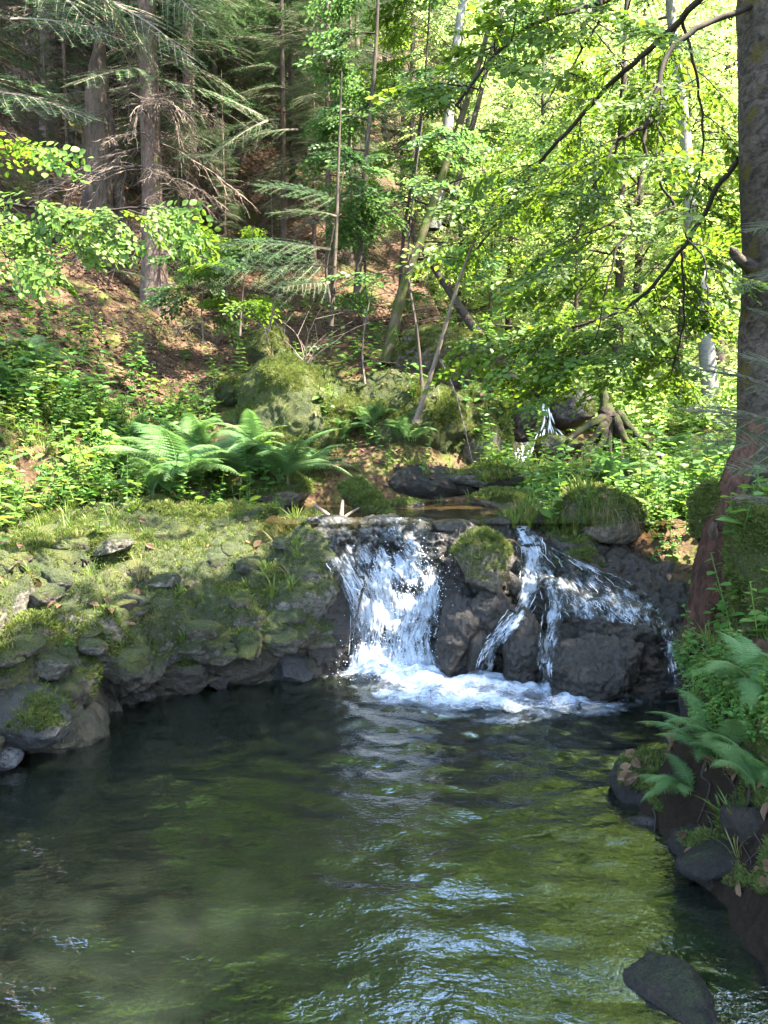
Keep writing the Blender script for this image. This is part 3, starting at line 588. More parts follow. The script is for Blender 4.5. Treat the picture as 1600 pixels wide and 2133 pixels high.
def limb_path(o, az, up, L, k, g, droop=.0, wob=.06):
    s = np.linspace(0, 1, k)[:, None]; d = np.array([math.cos(az) * math.cos(up), math.sin(az) * math.cos(up), math.sin(up)])
    P = o + d * s * L + np.array([0, 0, -1]) * droop * L * s ** 2
    return P + np.cumsum(g.normal(0, wob * L / k, (k, 3)), 0) * s
def make_beech(seed, H, Rc, z0, nl, leafmat, barkmat, r0=.1, lean=(0, 0), templ=None, dens=1.0, size=1.0, droop=.15, profile=None):
    """trunk with limbs and a layered crown; -> (trunk, crown) data at the origin"""
    g = np.random.default_rng(seed); s = np.linspace(0, 1, 14)[:, None]
    T = np.array([lean[0], lean[1], 1.0]) * s * H + np.cumsum(g.normal(0, .012 * H / 5, (14, 3)) * [1, 1, 0], 0) * s; T[0, 2] -= .4
    wood = [tube(T, r0 * (1 - .88 * s[:, 0]) * (1 + .5 * np.exp(-s[:, 0] * 18)), 9, .08, seed)]
    P, D, Nn, S, lw = [], [], [], [], []
    for k in range(nl):
        t = (k + g.random()) / nl; z = z0 + (H - z0) * t ** .9; o = np.array([np.interp(z, T[:, 2], T[:, j]) for j in (0, 1)] + [z])
        az = k * 2.4 + g.uniform(-.5, .5); up = g.uniform(.05, .35) + .7 * t; L = Rc * (math.sin(PI * min(1, .28 + .72 * t)) ** .6 if profile is None else profile(t)) * g.uniform(.75, 1.1)
        if L < .25: continue
        Q = limb_path(o, az, up, L, 9, g, droop); lw.append((Q, np.linspace(max(.012, r0 * .28 * (1 - .6 * t)), .006, 9)))
        for u in np.arange(.18, 1.0, .30 / L / dens):
            i = u * 8; j = int(i); p = Q[j] + (Q[min(j + 1, 8)] - Q[j]) * (i - j); fw = Q[min(j + 1, 8)] - Q[max(j - 1, 0)]; a = math.atan2(fw[1], fw[0])
            for sd in (1, -1):
                b = a + sd * g.uniform(.5, 1.2); l2 = L * .38 * (1.1 - u) * g.uniform(.5, 1.2) + .12
                q = limb_path(p, b, g.uniform(-.15, .25), l2, 4, g, .2); lw.append((q, np.linspace(.008, .004, 4)))
                for v in (1, 2, 3)[-max(1, int(l2 / .3)):]:
                    c = b + g.uniform(-.9, .9); P.append(q[v]); D.append([math.cos(c), math.sin(c), g.uniform(-.5, .15)]); Nn.append(np.array([0, 0, 1]) + g.normal(0, .28, 3)); S.append(g.uniform(.75, 1.35) * size)
    leaf, tw = put_sprays(P, D, Nn, S, templ or SPRAYS); lwv, lwf = tubes(lw, 5)
    tp = [(wood[0][0], wood[0][1], 0, None), (lwv, lwf, 0, None)]
    cp = [(leaf[0], leaf[1], 0, leaf[2]), (tw[0], tw[1], 1, None)]
    return tp, cp
def plant_beech(name, label, cat, loc, data, mats, group=None, rz=0, sc=1):
    t = thing(name, label, cat, loc, rz, group); t.scale = (sc,) * 3
    mk('trunk', data[0], mats[0], t); mk('crown', data[1], [mats[1], M['twig_dark']], t, smooth=False); return t

# ------------------------------------------------------------------ spruces
NEEDLE = (np.array([[0, -.5, 0], [0, .5, 0], [1, .12, 0], [1, -.12, 0]]), np.array([[0, 1, 2], [0, 2, 3]]))
def make_fir_branch(seed, fine=False, L=1.0, sparse=1.0):
    """flat feathery branch along +x: twigs at 50 deg, twiglets on them, needles as narrow blades"""
    g = np.random.default_rng(seed); tw, pos, d, sz = [], [], [], []
    k = 12; s = np.linspace(0, 1, k); main = np.stack([s * L, .03 * np.sin(s * 5 + seed), -.18 * s ** 2 * L], -1); tw.append((main, np.linspace(.012, .003, k)))
    def needles(Q, w, step):
        seg = np.linalg.norm(np.diff(Q, axis=0), axis=1).sum(); n = max(2, int(seg / step)); t_ = np.linspace(0, len(Q) - 1.001, n); i = t_.astype(int)
        p = Q[i] + (Q[i + 1] - Q[i]) * (t_ - i)[:, None]; f = nrm(Q[-1] - Q[0]); y = nrm(np.cross([0, 0, 1.], f))
        for sd in (1, -1):
            pos.append(p); d.append(np.tile(f * .55 + y * sd, (n, 1)) + g.normal(0, .12, (n, 3))); sz.append(np.full(n, w) * g.uniform(.7, 1.15, n))
    st = (.045 if fine else .075) / sparse
    for j, u in enumerate(np.arange(.12, .98, st / L)):
        i = u * (k - 1); a = int(i); p = main[a] + (main[min(a + 1, k - 1)] - main[a]) * (i - a)
        for sd in (1, -1):
            if g.random() < .12: continue
            l = L * (.50 * (1 - u) ** .8 + .07) * g.uniform(.7, 1.1); an = sd * g.uniform(.75, 1.0); n = 6; q = np.linspace(0, 1, n)[:, None]
            Q = p + np.array([math.cos(an), math.sin(an), g.uniform(-.2, .1)]) * l * q + np.array([.2, 0, -.25]) * l * q ** 2
            tw.append((Q, np.linspace(.004, .0015, n)))
            needles(Q, .016 if fine else .030, .0045 if fine else .016)
            for v in np.arange(.2, .95, (.05 if fine else .085) / l):
                b = v * (n - 1); c = int(b); r = Q[c] + (Q[c + 1] - Q[c]) * (b - c); s2 = 1 if int(v * 100) % 2 else -1
                l3 = .13 * (1.1 - v) * g.uniform(.6, 1.2); an2 = an + s2 * .8
                e = np.array([math.cos(an2), math.sin(an2), g.uniform(-.25, .1)]) * l3
                needles(np.stack([r, r + e * .5, r + e]), .015 if fine else .028, .0045 if fine else .016)
    needles(main[2:], .016 if fine else .03, .006 if fine else .016)
    pos, d, sz = np.concatenate(pos), np.concatenate(d), np.concatenate(sz)
    tv = NEEDLE[0] * np.array([1, .13 if fine else .22, 1])
    v, f, _ = place(tv, NEEDLE[1], pos, frames(d, np.array([[0, 0, 1.]]) + g.normal(0, .35, d.shape)), sz)
    wv, wf = tubes(tw, 3); return v, f, 4, wv, wf
def make_dead_branch(seed, L=1.0):
    g = np.random.default_rng(seed); tw = []; k = 10; s = np.linspace(0, 1, k)
    main = np.stack([s * L, np.cumsum(g.normal(0, .018, k)), -.22 * s ** 2 * L + np.cumsum(g.normal(0, .010, k))], -1); tw.append((main, np.linspace(.011, .003, k)))
    for u in np.arange(.15, .98, .055):
        i = int(u * (k - 1))
        for sd in (1, -1):
            if g.random() < .3: continue
            l = L * (.38 * (1 - u) + .10) * g.uniform(.4, 1.2); an = sd * g.uniform(.5, 1.2); q = np.linspace(0, 1, 5)[:, None]
            Q = main[i] + np.array([math.cos(an), math.sin(an), g.uniform(-.5, .1)]) * l * q + np.array([.1, 0, -.35]) * l * q ** 2 + g.normal(0, .008, (5, 3)) * q
            tw.append((Q, np.linspace(.0045, .0018, 5)))
            for v in (2, 3, 4):
                an2 = an + g.choice([-1, 1]) * .8; e = np.array([math.cos(an2), math.sin(an2), g.uniform(-.9, 0)]) * l * g.uniform(.2, .4)
                tw.append((np.stack([Q[v], Q[v] + e * .5 + g.normal(0, .006, 3), Q[v] + e]), np.array([.0025, .002, .0012])))
    return tubes(tw, 3)
FIR = [make_fir_branch(s) for s in (11, 12, 13)]
FIRF = [make_fir_branch(s, True, .75) for s in (21, 22)]
DEAD = [make_dead_branch(s) for s in (31, 32, 33)]
def make_spruce(seed, H, Rc, zg, r0, dead=True, top=None, thin=1.0):
    """zg: height where green branches begin; below it dead twiggy ones"""
    g = np.random.default_rng(seed); s = np.linspace(0, 1, 26)[:, None]
    T = np.array([0, 0, 1.]) * s * H + np.cumsum(g.normal(0, .006 * H / 6, (26, 3)) * [1, 1, 0], 0) * s * .5; T[0, 2] -= .5
    rr = r0 * (1 - .9 * s[:, 0]) * (1 + .7 * np.exp(-s[:, 0] * H / .45)); wood = tube(T, rr, 14, .06, seed)
    P, D, Nn, S, dp = [], [], [], [], [[], [], [], []]
    z = .7
    while z < H * .98:
        for b in range(g.integers(3, 6)):
            az = g.uniform(0, 2 * PI); zz = z + g.uniform(-.15, .15); t = zz / H; o = np.array([np.interp(zz, T[:, 2], T[:, j]) for j in (0, 1)] + [zz])
            up = -.30 + .6 * t + g.uniform(-.12, .12); d_ = [math.cos(az) * math.cos(up), math.sin(az) * math.cos(up), math.sin(up)]
            if zz > zg + g.uniform(-.8, .8):
                if g.random() < thin: P.append(o); D.append(d_); Nn.append(np.array([0, 0, 1]) + g.normal(0, .15, 3)); S.append(Rc * max(.15, (1 - t) ** .7) * g.uniform(.7, 1.1))
            elif dead and g.random() < .8: dp[0].append(o); dp[1].append(d_); dp[2].append(np.array([0, 0, 1]) + g.normal(0, .4, 3)); dp[3].append(Rc * .72 * g.uniform(.4, 1.1))
        z += g.uniform(.25, .42)
    leaf, tw = put_sprays(P, D, Nn, S, FIR)
    out = {'trunk': [(wood[0], wood[1], 0, None)], 'crown': [(leaf[0], leaf[1], 0, leaf[2]), (tw[0], tw[1], 1, None)]}
    if dp[0]:
        pk = g.integers(0, 3, len(dp[0])); vs = []
        for k in range(3):
            m = pk == k
            if m.any(): v, f, r = place(DEAD[k][0], DEAD[k][1], np.array(dp[0])[m], frames(np.array(dp[1])[m], np.array(dp[2])[m]), np.array(dp[3])[m]); vs.append((v, f, r))
        v, f, r = merge(vs); out['dead'] = [(v, f, 0, None)]
    return out
def plant_spruce(label, loc, data, bark='bark_spruce', rz=0, sc=1, group=None, name='spruce_tree'):
    t = thing(name, label, 'spruce', loc, rz, group); t.scale = (sc,) * 3
    mk('trunk', data['trunk'], M[bark], t); mk('crown', data['crown'], [M['spruce'], M['twig']], t, smooth=False)
    if 'dead' in data: mk('dead_branches', data['dead'], M['twig'], t)
    return t

def at(px, py, Yv, dz=0):
    p = W(px, py, Yv); return on_ground(p[0], p[1], dz)
A = make_spruce(101, 17, 2.3, 3.4, .15); B = make_spruce(102, 15, 2.2, 2.0, .12); Cc = make_spruce(103, 11, 1.6, 1.2, .055, thin=.6)
sp1 = plant_spruce('tall spruce with a sunlit patch on its reddish trunk and bare lower twigs', at(325, 700, 11.8), A)
t = plant_spruce('dim spruce with a thick dark trunk just right of the sunlit one', at(402, 560, 14.5), B)
th1 = plant_spruce('slim straight spruce pole, first right of the two thick trunks', at(592, 480, 15), Cc)
for lb, px, Yv, rz, sc, src in [
 ('slim spruce pole right of the first one, with a mossy foot', 685, 13.2, 2.1, .9, th1),
 ('spruce with hanging green sprays above the old broken snag', 120, 15.0, 1.0, .95, sp1),
 ('spruce on the far left with low sprays behind the beech branch', -60, 12.0, 2.0, .8, t),
 ('thin dim spruce between the dark trunk and the slim poles', 500, 17.5, 3.0, 1.0, t),
 ('young spruce with loose sprays behind the slim poles', 640, 18.5, 4.2, 1.0, t),
 ('young spruce under the beeches, right of the slim poles', 745, 16.0, .7, 1.1, th1),
 ('slight spruce far up the valley between poles and beech leaves', 860, 21.0, 2.6, 1.0, t)]:
    p = W(px, 600, Yv); dup(src, on_ground(p[0], Yv), rz, sc, lb)
for k, (px, Yv, sc) in enumerate([(20, 19, 1.1), (250, 19.5, 1.05), (330, 23, 1.2), (430, 21, 1.1), (560, 24, 1.2), (700, 25, 1.2), (-150, 24, 1.2), (130, 26, 1.3), (420, 29, 1.3), (610, 31, 1.3), (800, 29, 1.2), (270, 33, 1.4), (10, 33, 1.4), (470, 16.5, .8), (160, 17.5, .9), (-20, 15.5, .9), (360, 17, .85), (650, 21.5, 1), (540, 20, .9), (60, 22, 1), (200, 23, 1), (770, 22, 1), (480, 26, 1.2)]):
    p = W(px, 600, Yv); dup(sp1 if k % 2 else t, on_ground(p[0], Yv), k * 1.7, sc, 'one of the dim spruces crowding the dark hillside behind the front trunks', 'spruces on the dark hillside')

for k, (lb, px, py, Yv, sc) in enumerate([
 ('small bushy spruce between the sunlit trunk and the slim poles', 470, 560, 12.8, .24), ('knee-high spruce on the slope below the slim poles', 570, 610, 11.2, .15), ('small spruce in the shade behind the snag', 150, 560, 14.5, .30),
 ('small spruce right behind the sunlit trunk', 375, 560, 13.2, .20), ('low spruce beside the leafy sapling on the slope', 760, 560, 12.0, .22), ('little spruce on the slope above the left herbs', 110, 640, 11.8, .18),
 ('half-grown spruce filling the gap right of the sunlit trunk', 455, 520, 15.0, .5), ('half-grown spruce close behind the first slim pole', 610, 500, 16.0, .55), ('half-grown spruce in the dark just left of the snag', 175, 520, 16.5, .55), ('half-grown spruce under the beech leaves right of the slim poles', 730, 520, 14.5, .42), ('half-grown spruce low in the shade between both slim poles', 655, 540, 14.2, .33), ('half-grown spruce behind the dim thick trunk', 385, 520, 17.5, .6)]):
    p = W(px, py, Yv); dup(t, on_ground(p[0], Yv), 1.1 * k, sc, lb)

# ------------------------------------------------------------------ the broken snag
b = at(212, 640, 12.4); sn = thing('dead_snag', 'old broken trunk with a dark hollow, left of the sunlit spruce', 'dead tree', b)
P = np.array([[0, 0, -.5], [0, 0, .1], [.0, 0, .6], [.01, 0, 1.5], [.04, 0, 2.3], [.09, 0, 2.9], [.13, 0, 3.15]]); P = catmull(P, 40)
v, f = tube(P, np.interp(P[:, 2], [-.5, .1, .5, 1.5, 2.4, 3.15], [.42, .34, .25, .20, .15, .05]), 26, .16, 5)
mk('trunk', [(v, f, 0, None)], M['snagwood'], sn)
P2 = catmull(np.array([[.32, .1, -.4], [.30, .1, .4], [.25, .05, 1.3], [.16, 0, 2.2], [.10, 0, 2.7]]), 24); v, f = tube(P2, np.linspace(.13, .03, 24), 14, .3, 8)
mk('split_stem', [(v, f, 0, None)], M['bark_dark'], sn)
for k, az in enumerate((3.3, 4.0, 5.2, .4)):
    Q = catmull(np.array([[math.cos(az) * u, math.sin(az) * u, .35 - .5 * u ** .6] for u in (.1, .3, .5, .8)]), 12); v, f = tube(Q, np.linspace(.14, .03, 12), 9, .2, k)
    mk('root', [(v, f, 0, None)], M['snagwood'], sn)

# ------------------------------------------------------------------ thin trunks and saplings in the middle
def path_tree(name, label, cat, pts, r, bark, sprays=0, seed=1, leaf='sapling', lo=.3, spread=.9, templ=None, droop=.15, fall=1.0, ln=None, size=1.0):
    """a stem through the given places, with side branches and sprays"""
    g = np.random.default_rng(seed); P = catmull(np.array(pts), 24); o = P[0].copy(); Q = P - o
    t_ = thing(name, label, cat, o); s = np.linspace(0, 1, 24)
    if ln: s = s * 1.0
    v, f = tube(Q, np.interp(s, [0, 1], [r, r * .35]) * (1 + .4 * np.exp(-s * 14)), 10, .10, seed); mk('trunk', [(v, f, 0, None)], M[bark], t_)
    if sprays:
        SP, D, Nn, S, lw = [], [], [], [], []
        for k in range(sprays):
            u = lo + (1 - lo) * (k + g.random()) / sprays; i = min(int(u * 23), 22); b_ = Q[i]; az = g.uniform(0, 2 * PI); L = spread * g.uniform(.5, 1.1) * (1.15 - .5 * u)
            q = limb_path(b_, az, g.uniform(.0, .5), L, 6, g, droop); lw.append((q, np.linspace(max(.005, r * .22), .0025, 6)))
            for w_ in range(2, 6):
                for sd in (1, -1):
                    c = az + sd * g.uniform(.1, 1.0); SP.append(q[w_]); D.append([math.cos(c), math.sin(c), g.uniform(-.45, .15)]); Nn.append(np.array([0, 0, 1]) + g.normal(0, .3, 3)); S.append(g.uniform(.6, 1.1) * size)
        ORG[0] = o; lf_, tw = put_sprays(SP, D, Nn, S, templ or SPRAYS); ORG[0] = None; wv, wf = tubes(lw, 4)
        mk('crown', [(lf_[0], lf_[1], 0, lf_[2]), (tw[0], tw[1], 1, None), (wv, wf, 1, None)], [M[leaf], M['twig_dark']], t_, smooth=False)
    return t_
def path(*pp): return [W(*p) for p in pp]
path_tree('young_tree', 'dark thin leaning trunk with blue-green leaves, right of the slim poles', 'young tree', path((742, 640, 10.6), (752, 480, 10.6), (765, 300, 10.7), (783, 100, 10.8), (792, -150, 10.9)), .045, 'bark_dark', 15, 2)
path_tree('mossy_tree', 'mossy trunk leaning right at the back of the outcrop', 'young tree', path((806, 760, 10.5), (835, 620, 10.6), (890, 460, 10.8), (950, 280, 11.1), (1010, 90, 11.4), (1060, -120, 11.7)), .075, 'mossbark', 17, 3, 'sapling', .25, 1.1)
path_tree('leaning_sapling', 'bare pale thin stem leaning over the outcrop', 'sapling', path((866, 880, 8.4), (895, 790, 8.35), (925, 690, 8.3), (958, 580, 8.2), (990, 500, 8.1), (1030, 420, 8.0)), .026, 'twig', 5, 4, 'beech', .75, .6)
path_tree('dead_twig', 'thin dry twig arching down to the upper pool shore', 'twig', path((918, 750, 8.6), (945, 810, 8.5), (965, 880, 8.4), (985, 965, 8.3)), .011, 'twig')
path_tree('beech_sapling', 'leafy beech sapling on the slope between the slim poles and the outcrop', 'sapling', path((690, 640, 9.8), (680, 560, 9.8), (700, 450, 9.7), (720, 330, 9.7)), .018, 'bark_dark', 7, 5, 'sapling', .3, .7)
path_tree('beech_sapling', 'small fresh green sapling above the pale twigs on the slope', 'sapling', path((560, 690, 9.3), (575, 620, 9.2), (600, 560, 9.1), (630, 500, 9.0)), .012, 'twig', 8, 6, 'young', .3, .55, size=.8)
path_tree('beech_sapling', 'leafy sapling at the right end of the outcrop over the cliff', 'sapling', path((880, 820, 9.0), (870, 700, 9.0), (850, 560, 9.1), (860, 420, 9.2), (880, 250, 9.3)), .018, 'bark_dark', 10, 7, 'sapling', .3, .8)
path_tree('beech_sapling', 'bushy sapling with pale leaves between the mossy boulder and the slim poles', 'sapling', path((500, 700, 10.2), (505, 620, 10.2), (515, 540, 10.1), (530, 470, 10.1)), .012, 'twig', 9, 15, 'young', .2, .6, size=.8)
path_tree('beech_sapling', 'low sapling spreading over the top of the outcrop by the mossy leaning trunk', 'sapling', path((760, 800, 9.2), (755, 730, 9.2), (765, 650, 9.1), (780, 590, 9.1)), .012, 'twig', 9, 16, 'sapling', .15, .65, size=.8)
path_tree('beech_sapling', 'thin sapling with loose leaves at the foot of the slope right of the sunlit trunk', 'sapling', path((425, 720, 10.4), (420, 640, 10.4), (430, 560, 10.3), (425, 500, 10.3)), .010, 'twig', 7, 17, 'sapling', .2, .5, size=.8)
path_tree('beech_sapling', 'airy young beech at the top centre with pale green leaves', 'sapling', path((830, 700, 12), (840, 500, 12), (870, 300, 12), (890, 100, 12), (900, -150, 12)), .03, 'bark_dark', 22, 8, 'young', .3, 1.2)
path_tree('birch_tree', 'slender pale-barked tree standing in the sunny leaves left of the big trunk', 'tree', path((1488, 960, 12.6), (1478, 800, 12.6), (1465, 640, 12.6), (1440, 450, 12.7), (1425, 260, 12.8), (1402, 70, 12.9), (1385, -150, 13), (1375, -350, 13.1)), .135, 'bark_birch', 8, 9, 'beech_sun_tint', .75, 1.5)
path_tree('pale_trunk', 'slanting pale trunk high in the sunny leaves at the top centre', 'tree', path((905, 480, 17.5), (935, 240, 17.7), (952, 80, 17.9), (975, -60, 18), (1000, -250, 18.2)), .13, 'bark_birch', 6, 10, 'beech_sun_tint', .7, 1.6)
path_tree('grey_trunk', 'slim slanting trunk showing between the sunny leaves right of centre', 'tree', path((930, 470, 14), (985, 260, 14.2), (1020, 120, 14.4), (1060, -40, 14.6)), .06, 'bark_beech', 6, 13, 'beech_sun_tint', .7, 1.2)
lg = path_tree('fallen_log', 'mossy fallen log lying across the stream gully beneath the sunny leaves', 'log', path((1190, 640, 13.6), (1260, 632, 13.5), (1340, 625, 13.4), (1450, 612, 13.2)), .085, 'mossbark')
path_tree('ridge_log', 'dark mossy trunk slanting down behind the cliff above the stream gap', 'log', path((1065, 800, 10.5), (1030, 735, 10.7), (985, 680, 10.9), (925, 590, 11.2), (860, 490, 11.6)), .09, 'bark_dark')

# ------------------------------------------------------------------ sunny beeches in the valley, right and behind
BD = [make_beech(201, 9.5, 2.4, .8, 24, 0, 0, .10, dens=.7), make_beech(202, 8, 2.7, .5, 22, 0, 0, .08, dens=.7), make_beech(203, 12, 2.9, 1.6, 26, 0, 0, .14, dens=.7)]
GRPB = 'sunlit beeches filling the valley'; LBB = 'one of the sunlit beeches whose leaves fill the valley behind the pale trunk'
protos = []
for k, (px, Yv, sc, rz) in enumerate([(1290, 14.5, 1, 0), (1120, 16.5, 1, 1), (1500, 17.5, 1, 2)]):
    p = W(px, 600, Yv); protos.append(plant_beech('beech_tree', LBB, 'beech', on_ground(p[0], Yv), BD[k], (M['bark_beech'], M['beech_sun_tint']), GRPB, rz, sc))
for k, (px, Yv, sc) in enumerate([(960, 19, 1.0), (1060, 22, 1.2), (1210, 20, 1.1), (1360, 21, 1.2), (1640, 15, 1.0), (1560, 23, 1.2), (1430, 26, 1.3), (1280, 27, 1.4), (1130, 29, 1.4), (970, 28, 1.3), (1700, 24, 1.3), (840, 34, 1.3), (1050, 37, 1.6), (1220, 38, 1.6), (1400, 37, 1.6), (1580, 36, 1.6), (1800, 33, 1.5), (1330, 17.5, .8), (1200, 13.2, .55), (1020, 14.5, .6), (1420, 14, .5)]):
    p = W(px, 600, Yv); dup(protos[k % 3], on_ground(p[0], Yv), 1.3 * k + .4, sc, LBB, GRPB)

# ------------------------------------------------------------------ the big old beech on the right: trunk, hanging bough, unseen crown added to shade the pool
BT = W(1640, 1000, 5.35); bt = thing('old_beech', 'thick old beech trunk at the right edge, blotched with moss, boughs over the pool', 'beech', (0, 0, 0))
TP = catmull(np.array([W(1668, 1180, 5.3), W(1655, 1000, 5.35), W(1652, 800, 5.4), W(1660, 560, 5.45), W(1653, 300, 5.5), W(1645, 60, 5.55), W(1638, -250, 5.6), W(1610, -900, 5.8), W(1590, -1700, 6.0)]), 70)
zz = TP[:, 2]; rad = np.interp(zz, [.6, 1.3, 2.0, 3.0, 6, 11], [.46, .36, .335, .33, .30, .2]); v, f = tube(TP, rad, 40, .045, 77)
mk('trunk', [(v, f, 0, None)], M['bark_beech'], bt)
v, f = tube(catmull(np.array([W(1575, 560, 5.38), W(1540, 540, 5.3), W(1522, 515, 5.26)]), 8), np.array([.06, .05, .04, .034, .03, .032, .026, .006]), 10, .2, 3)
mk('branch_stub', [(v, f, 0, None)], M['bark_beech'], bt)
def bough(pts, r, bark, leafmat, parent, seed, twigs, sprays_dir=None, size=1.0, templ=None, spread=.5, name='bough', hang=.6, u0=.2, face=.35):
    g = np.random.default_rng(seed); wood = []; SP, D, Nn, S = [], [], [], []
    for k, (pp, rr) in enumerate(zip(pts, r)):
        P = catmull(np.array(pp), 6 * len(pp)); P = P + np.cumsum(g.normal(0, .006, P.shape), 0); wood.append((P, np.linspace(rr, rr * .4, len(P))))
        n = int(twigs[k])
        for j in range(n):
            u = u0 + (1 - u0) * (j + g.random()) / n; i = min(int(u * (len(P) - 1)), len(P) - 2); T = nrm(P[i + 1] - P[i]); az = math.atan2(T[1], T[0]) + g.choice([-1, 1]) * g.uniform(.3, 1.6); L = spread * g.uniform(.4, 1.2)
            q = limb_path(P[i], az, g.uniform(-hang, .3), L, 5, g, .25, .12); wood.append((q, np.linspace(.0055, .002, 5)))
            for w_ in ((1, 2, 3, 4) if face < 1 else (2, 4)):
                for sd in ((1 if w_ % 2 else -1,) if face < 1 else (1,)):
                    c = az + sd * g.uniform(.1, 1.1); SP.append(q[w_]); D.append([math.cos(c), math.sin(c), g.uniform(-.6, .1)]); Nn.append(np.array([0, -face, 1]) + g.normal(0, .35, 3)); S.append(g.uniform(.55, 1.0) * size)
    wv, wf = tubes(wood, 7); o = mk(name, [(wv, wf, 0, None)], M[bark], parent)
    lf_, tw = put_sprays(SP, D, Nn, S, templ or FINE)
    mk('foliage', [(lf_[0], lf_[1], 0, lf_[2]), (tw[0], tw[1], 1, None)], [M[leafmat], M['twig_dark']], o, smooth=False); return o
hb = [path((1560, 10, 5.45), (1480, 45, 5.4), (1415, 95, 5.35), (1380, 180, 5.3), (1360, 250, 5.25), (1356, 330, 5.22), (1335, 400, 5.2), (1310, 430, 5.2)),
      path((1310, 430, 5.2), (1308, 480, 5.2), (1280, 540, 5.18), (1255, 620, 5.15), (1240, 700, 5.12)),
      path((1310, 430, 5.2), (1270, 460, 5.15), (1225, 490, 5.1), (1180, 540, 5.05)),
      path((1362, 330, 5.22), (1370, 390, 5.2), (1395, 440, 5.2), (1420, 500, 5.2), (1450, 560, 5.2), (1452, 640, 5.2)),
      path((1356, 250, 5.25), (1310, 278, 5.2), (1280, 290, 5.2), (1255, 340, 5.15), (1225, 400, 5.1)),
      path((1380, 180, 5.3), (1384, 240, 5.1), (1380, 300, 5.05), (1370, 345, 5.0))]
bough(hb, (.020, .010, .009, .010, .013, .009), 'twig_dark', 'beech', bt, 301, (3, 3, 2, 3, 2, 2), spread=.42, size=.8)
bough([path((1560, -60, 5.4), (1400, -40, 5.2), (1250, -10, 5.0), (1130, 30, 4.8), (1040, 110, 4.7), (960, 220, 4.65)), path((1250, -10, 5.0), (1245, 60, 4.95), (1190, 140, 4.9), (1120, 220, 4.85)), path((1100, 30, 4.8), (1060, -20, 4.75), (1045, 80, 4.7), (1000, 170, 4.7))],
      (.02, .01, .009), 'twig_dark', 'beech', bt, 302, (5, 3, 3), spread=.42, size=.8)
bough([path((1540, 330, 5.6), (1480, 420, 5.9), (1420, 520, 6.2), (1330, 620, 6.5), (1230, 665, 6.7), (1130, 680, 6.9), (1060, 700, 7.0)), path((1330, 620, 6.5), (1300, 670, 6.4), (1260, 705, 6.3), (1220, 725, 6.2)), path((1420, 520, 6.2), (1430, 620, 6.4), (1420, 700, 6.6), (1400, 770, 6.7))],
      (.02, .010, .010), 'twig_dark', 'beech', bt, 303, (14, 7, 7), spread=.5)
bough([path((1550, -120, 5.7), (1420, 40, 6.4), (1300, 150, 7.0), (1180, 280, 7.4), (1080, 400, 7.7), (1000, 520, 7.9)), path((1300, 150, 7.0), (1290, 300, 7.2), (1240, 420, 7.4), (1180, 520, 7.5)), path((1420, 40, 6.4), (1450, 180, 6.7), (1460, 320, 7.0), (1440, 450, 7.2))],
      (.028, .014, .014), 'twig_dark', 'beech', bt, 304, (17, 10, 10), spread=.65, size=1.0, templ=SPRAYS)

# ------------------------------------------------------------------ near branches entering from the left
def free_branch(label, pts, r, twigs, leafmat, seed, spread, size, templ=FINE, name='beech_branch', cat='branch', hang=.6, u0=.2, face=1.1):
    t_ = thing(name, label, cat, pts[0][0]); o = bough([np.array(p) - pts[0][0] for p in pts], r, 'twig_dark', leafmat, t_, seed, twigs, spread=spread, size=size, templ=templ, name='stem', hang=hang, u0=u0, face=face); return t_
free_branch('bright green beech branch reaching in from the left in front of the snag', [path((-320, 330, 4.6), (-150, 380, 4.6), (0, 420, 4.6), (130, 435, 4.6), (250, 430, 4.6), (330, 440, 4.6)), path((-100, 400, 4.6), (0, 470, 4.55), (90, 500, 4.5), (170, 490, 4.5)), path((-60, 440, 4.55), (10, 520, 4.5), (60, 550, 4.5))], (.012, .006, .005), (16, 8, 6), 'young', 311, .19, .64, hang=.2)
free_branch('small bright beech twig at the left edge above the long branch', [path((-200, 180, 4.8), (-80, 230, 4.8), (0, 280, 4.8), (45, 310, 4.8))], (.008,), (4,), 'young', 312, .2, .75)
# ------------------------------------------------------------------ what can be hit: ground, shelf, ledge and rocks
def bvh_of(sets):
    V = np.concatenate([s[0] for s in sets]); F = []; o = 0
    for v, f in sets: F += (f + o).tolist(); o += len(v)
    return BVHTree.FromPolygons(V.tolist(), F)
gm = (np.abs(GV[GF].mean(1)[:, 0]) < 14) & (GV[GF].mean(1)[:, 1] > 1) & (GV[GF].mean(1)[:, 1] < 24)
SOLID = bvh_of([(GV, GF[gm]), (SV, SF), (LV, LF)] + [(v, f) for v, f, _ in ROCKS])
STONE = bvh_of([(LV, LF)] + [(v, f) for v, f, _ in ROCKS if abs(v[:, 1].mean() - 5.7) < .7 and v[:, 0].mean() > -.9])
CAMV = Vector((0, 0, CAM_Z))
def hit(px, py, tree=None, default=None):
    d = Vector(W(px, py, 1.0)) - CAMV; h = (tree or SOLID).ray_cast(CAMV, d.normalized())
    return (np.array(h[0]), np.array(h[1])) if h[0] is not None else (default, np.array([0, 0, 1.]))
def drop(x, y, z=12.0):
    h = SOLID.ray_cast(Vector((x, y, z)), Vector((0, 0, -1)))
    return (np.array(h[0]), np.array(h[1])) if h[0] is not None else (None, None)

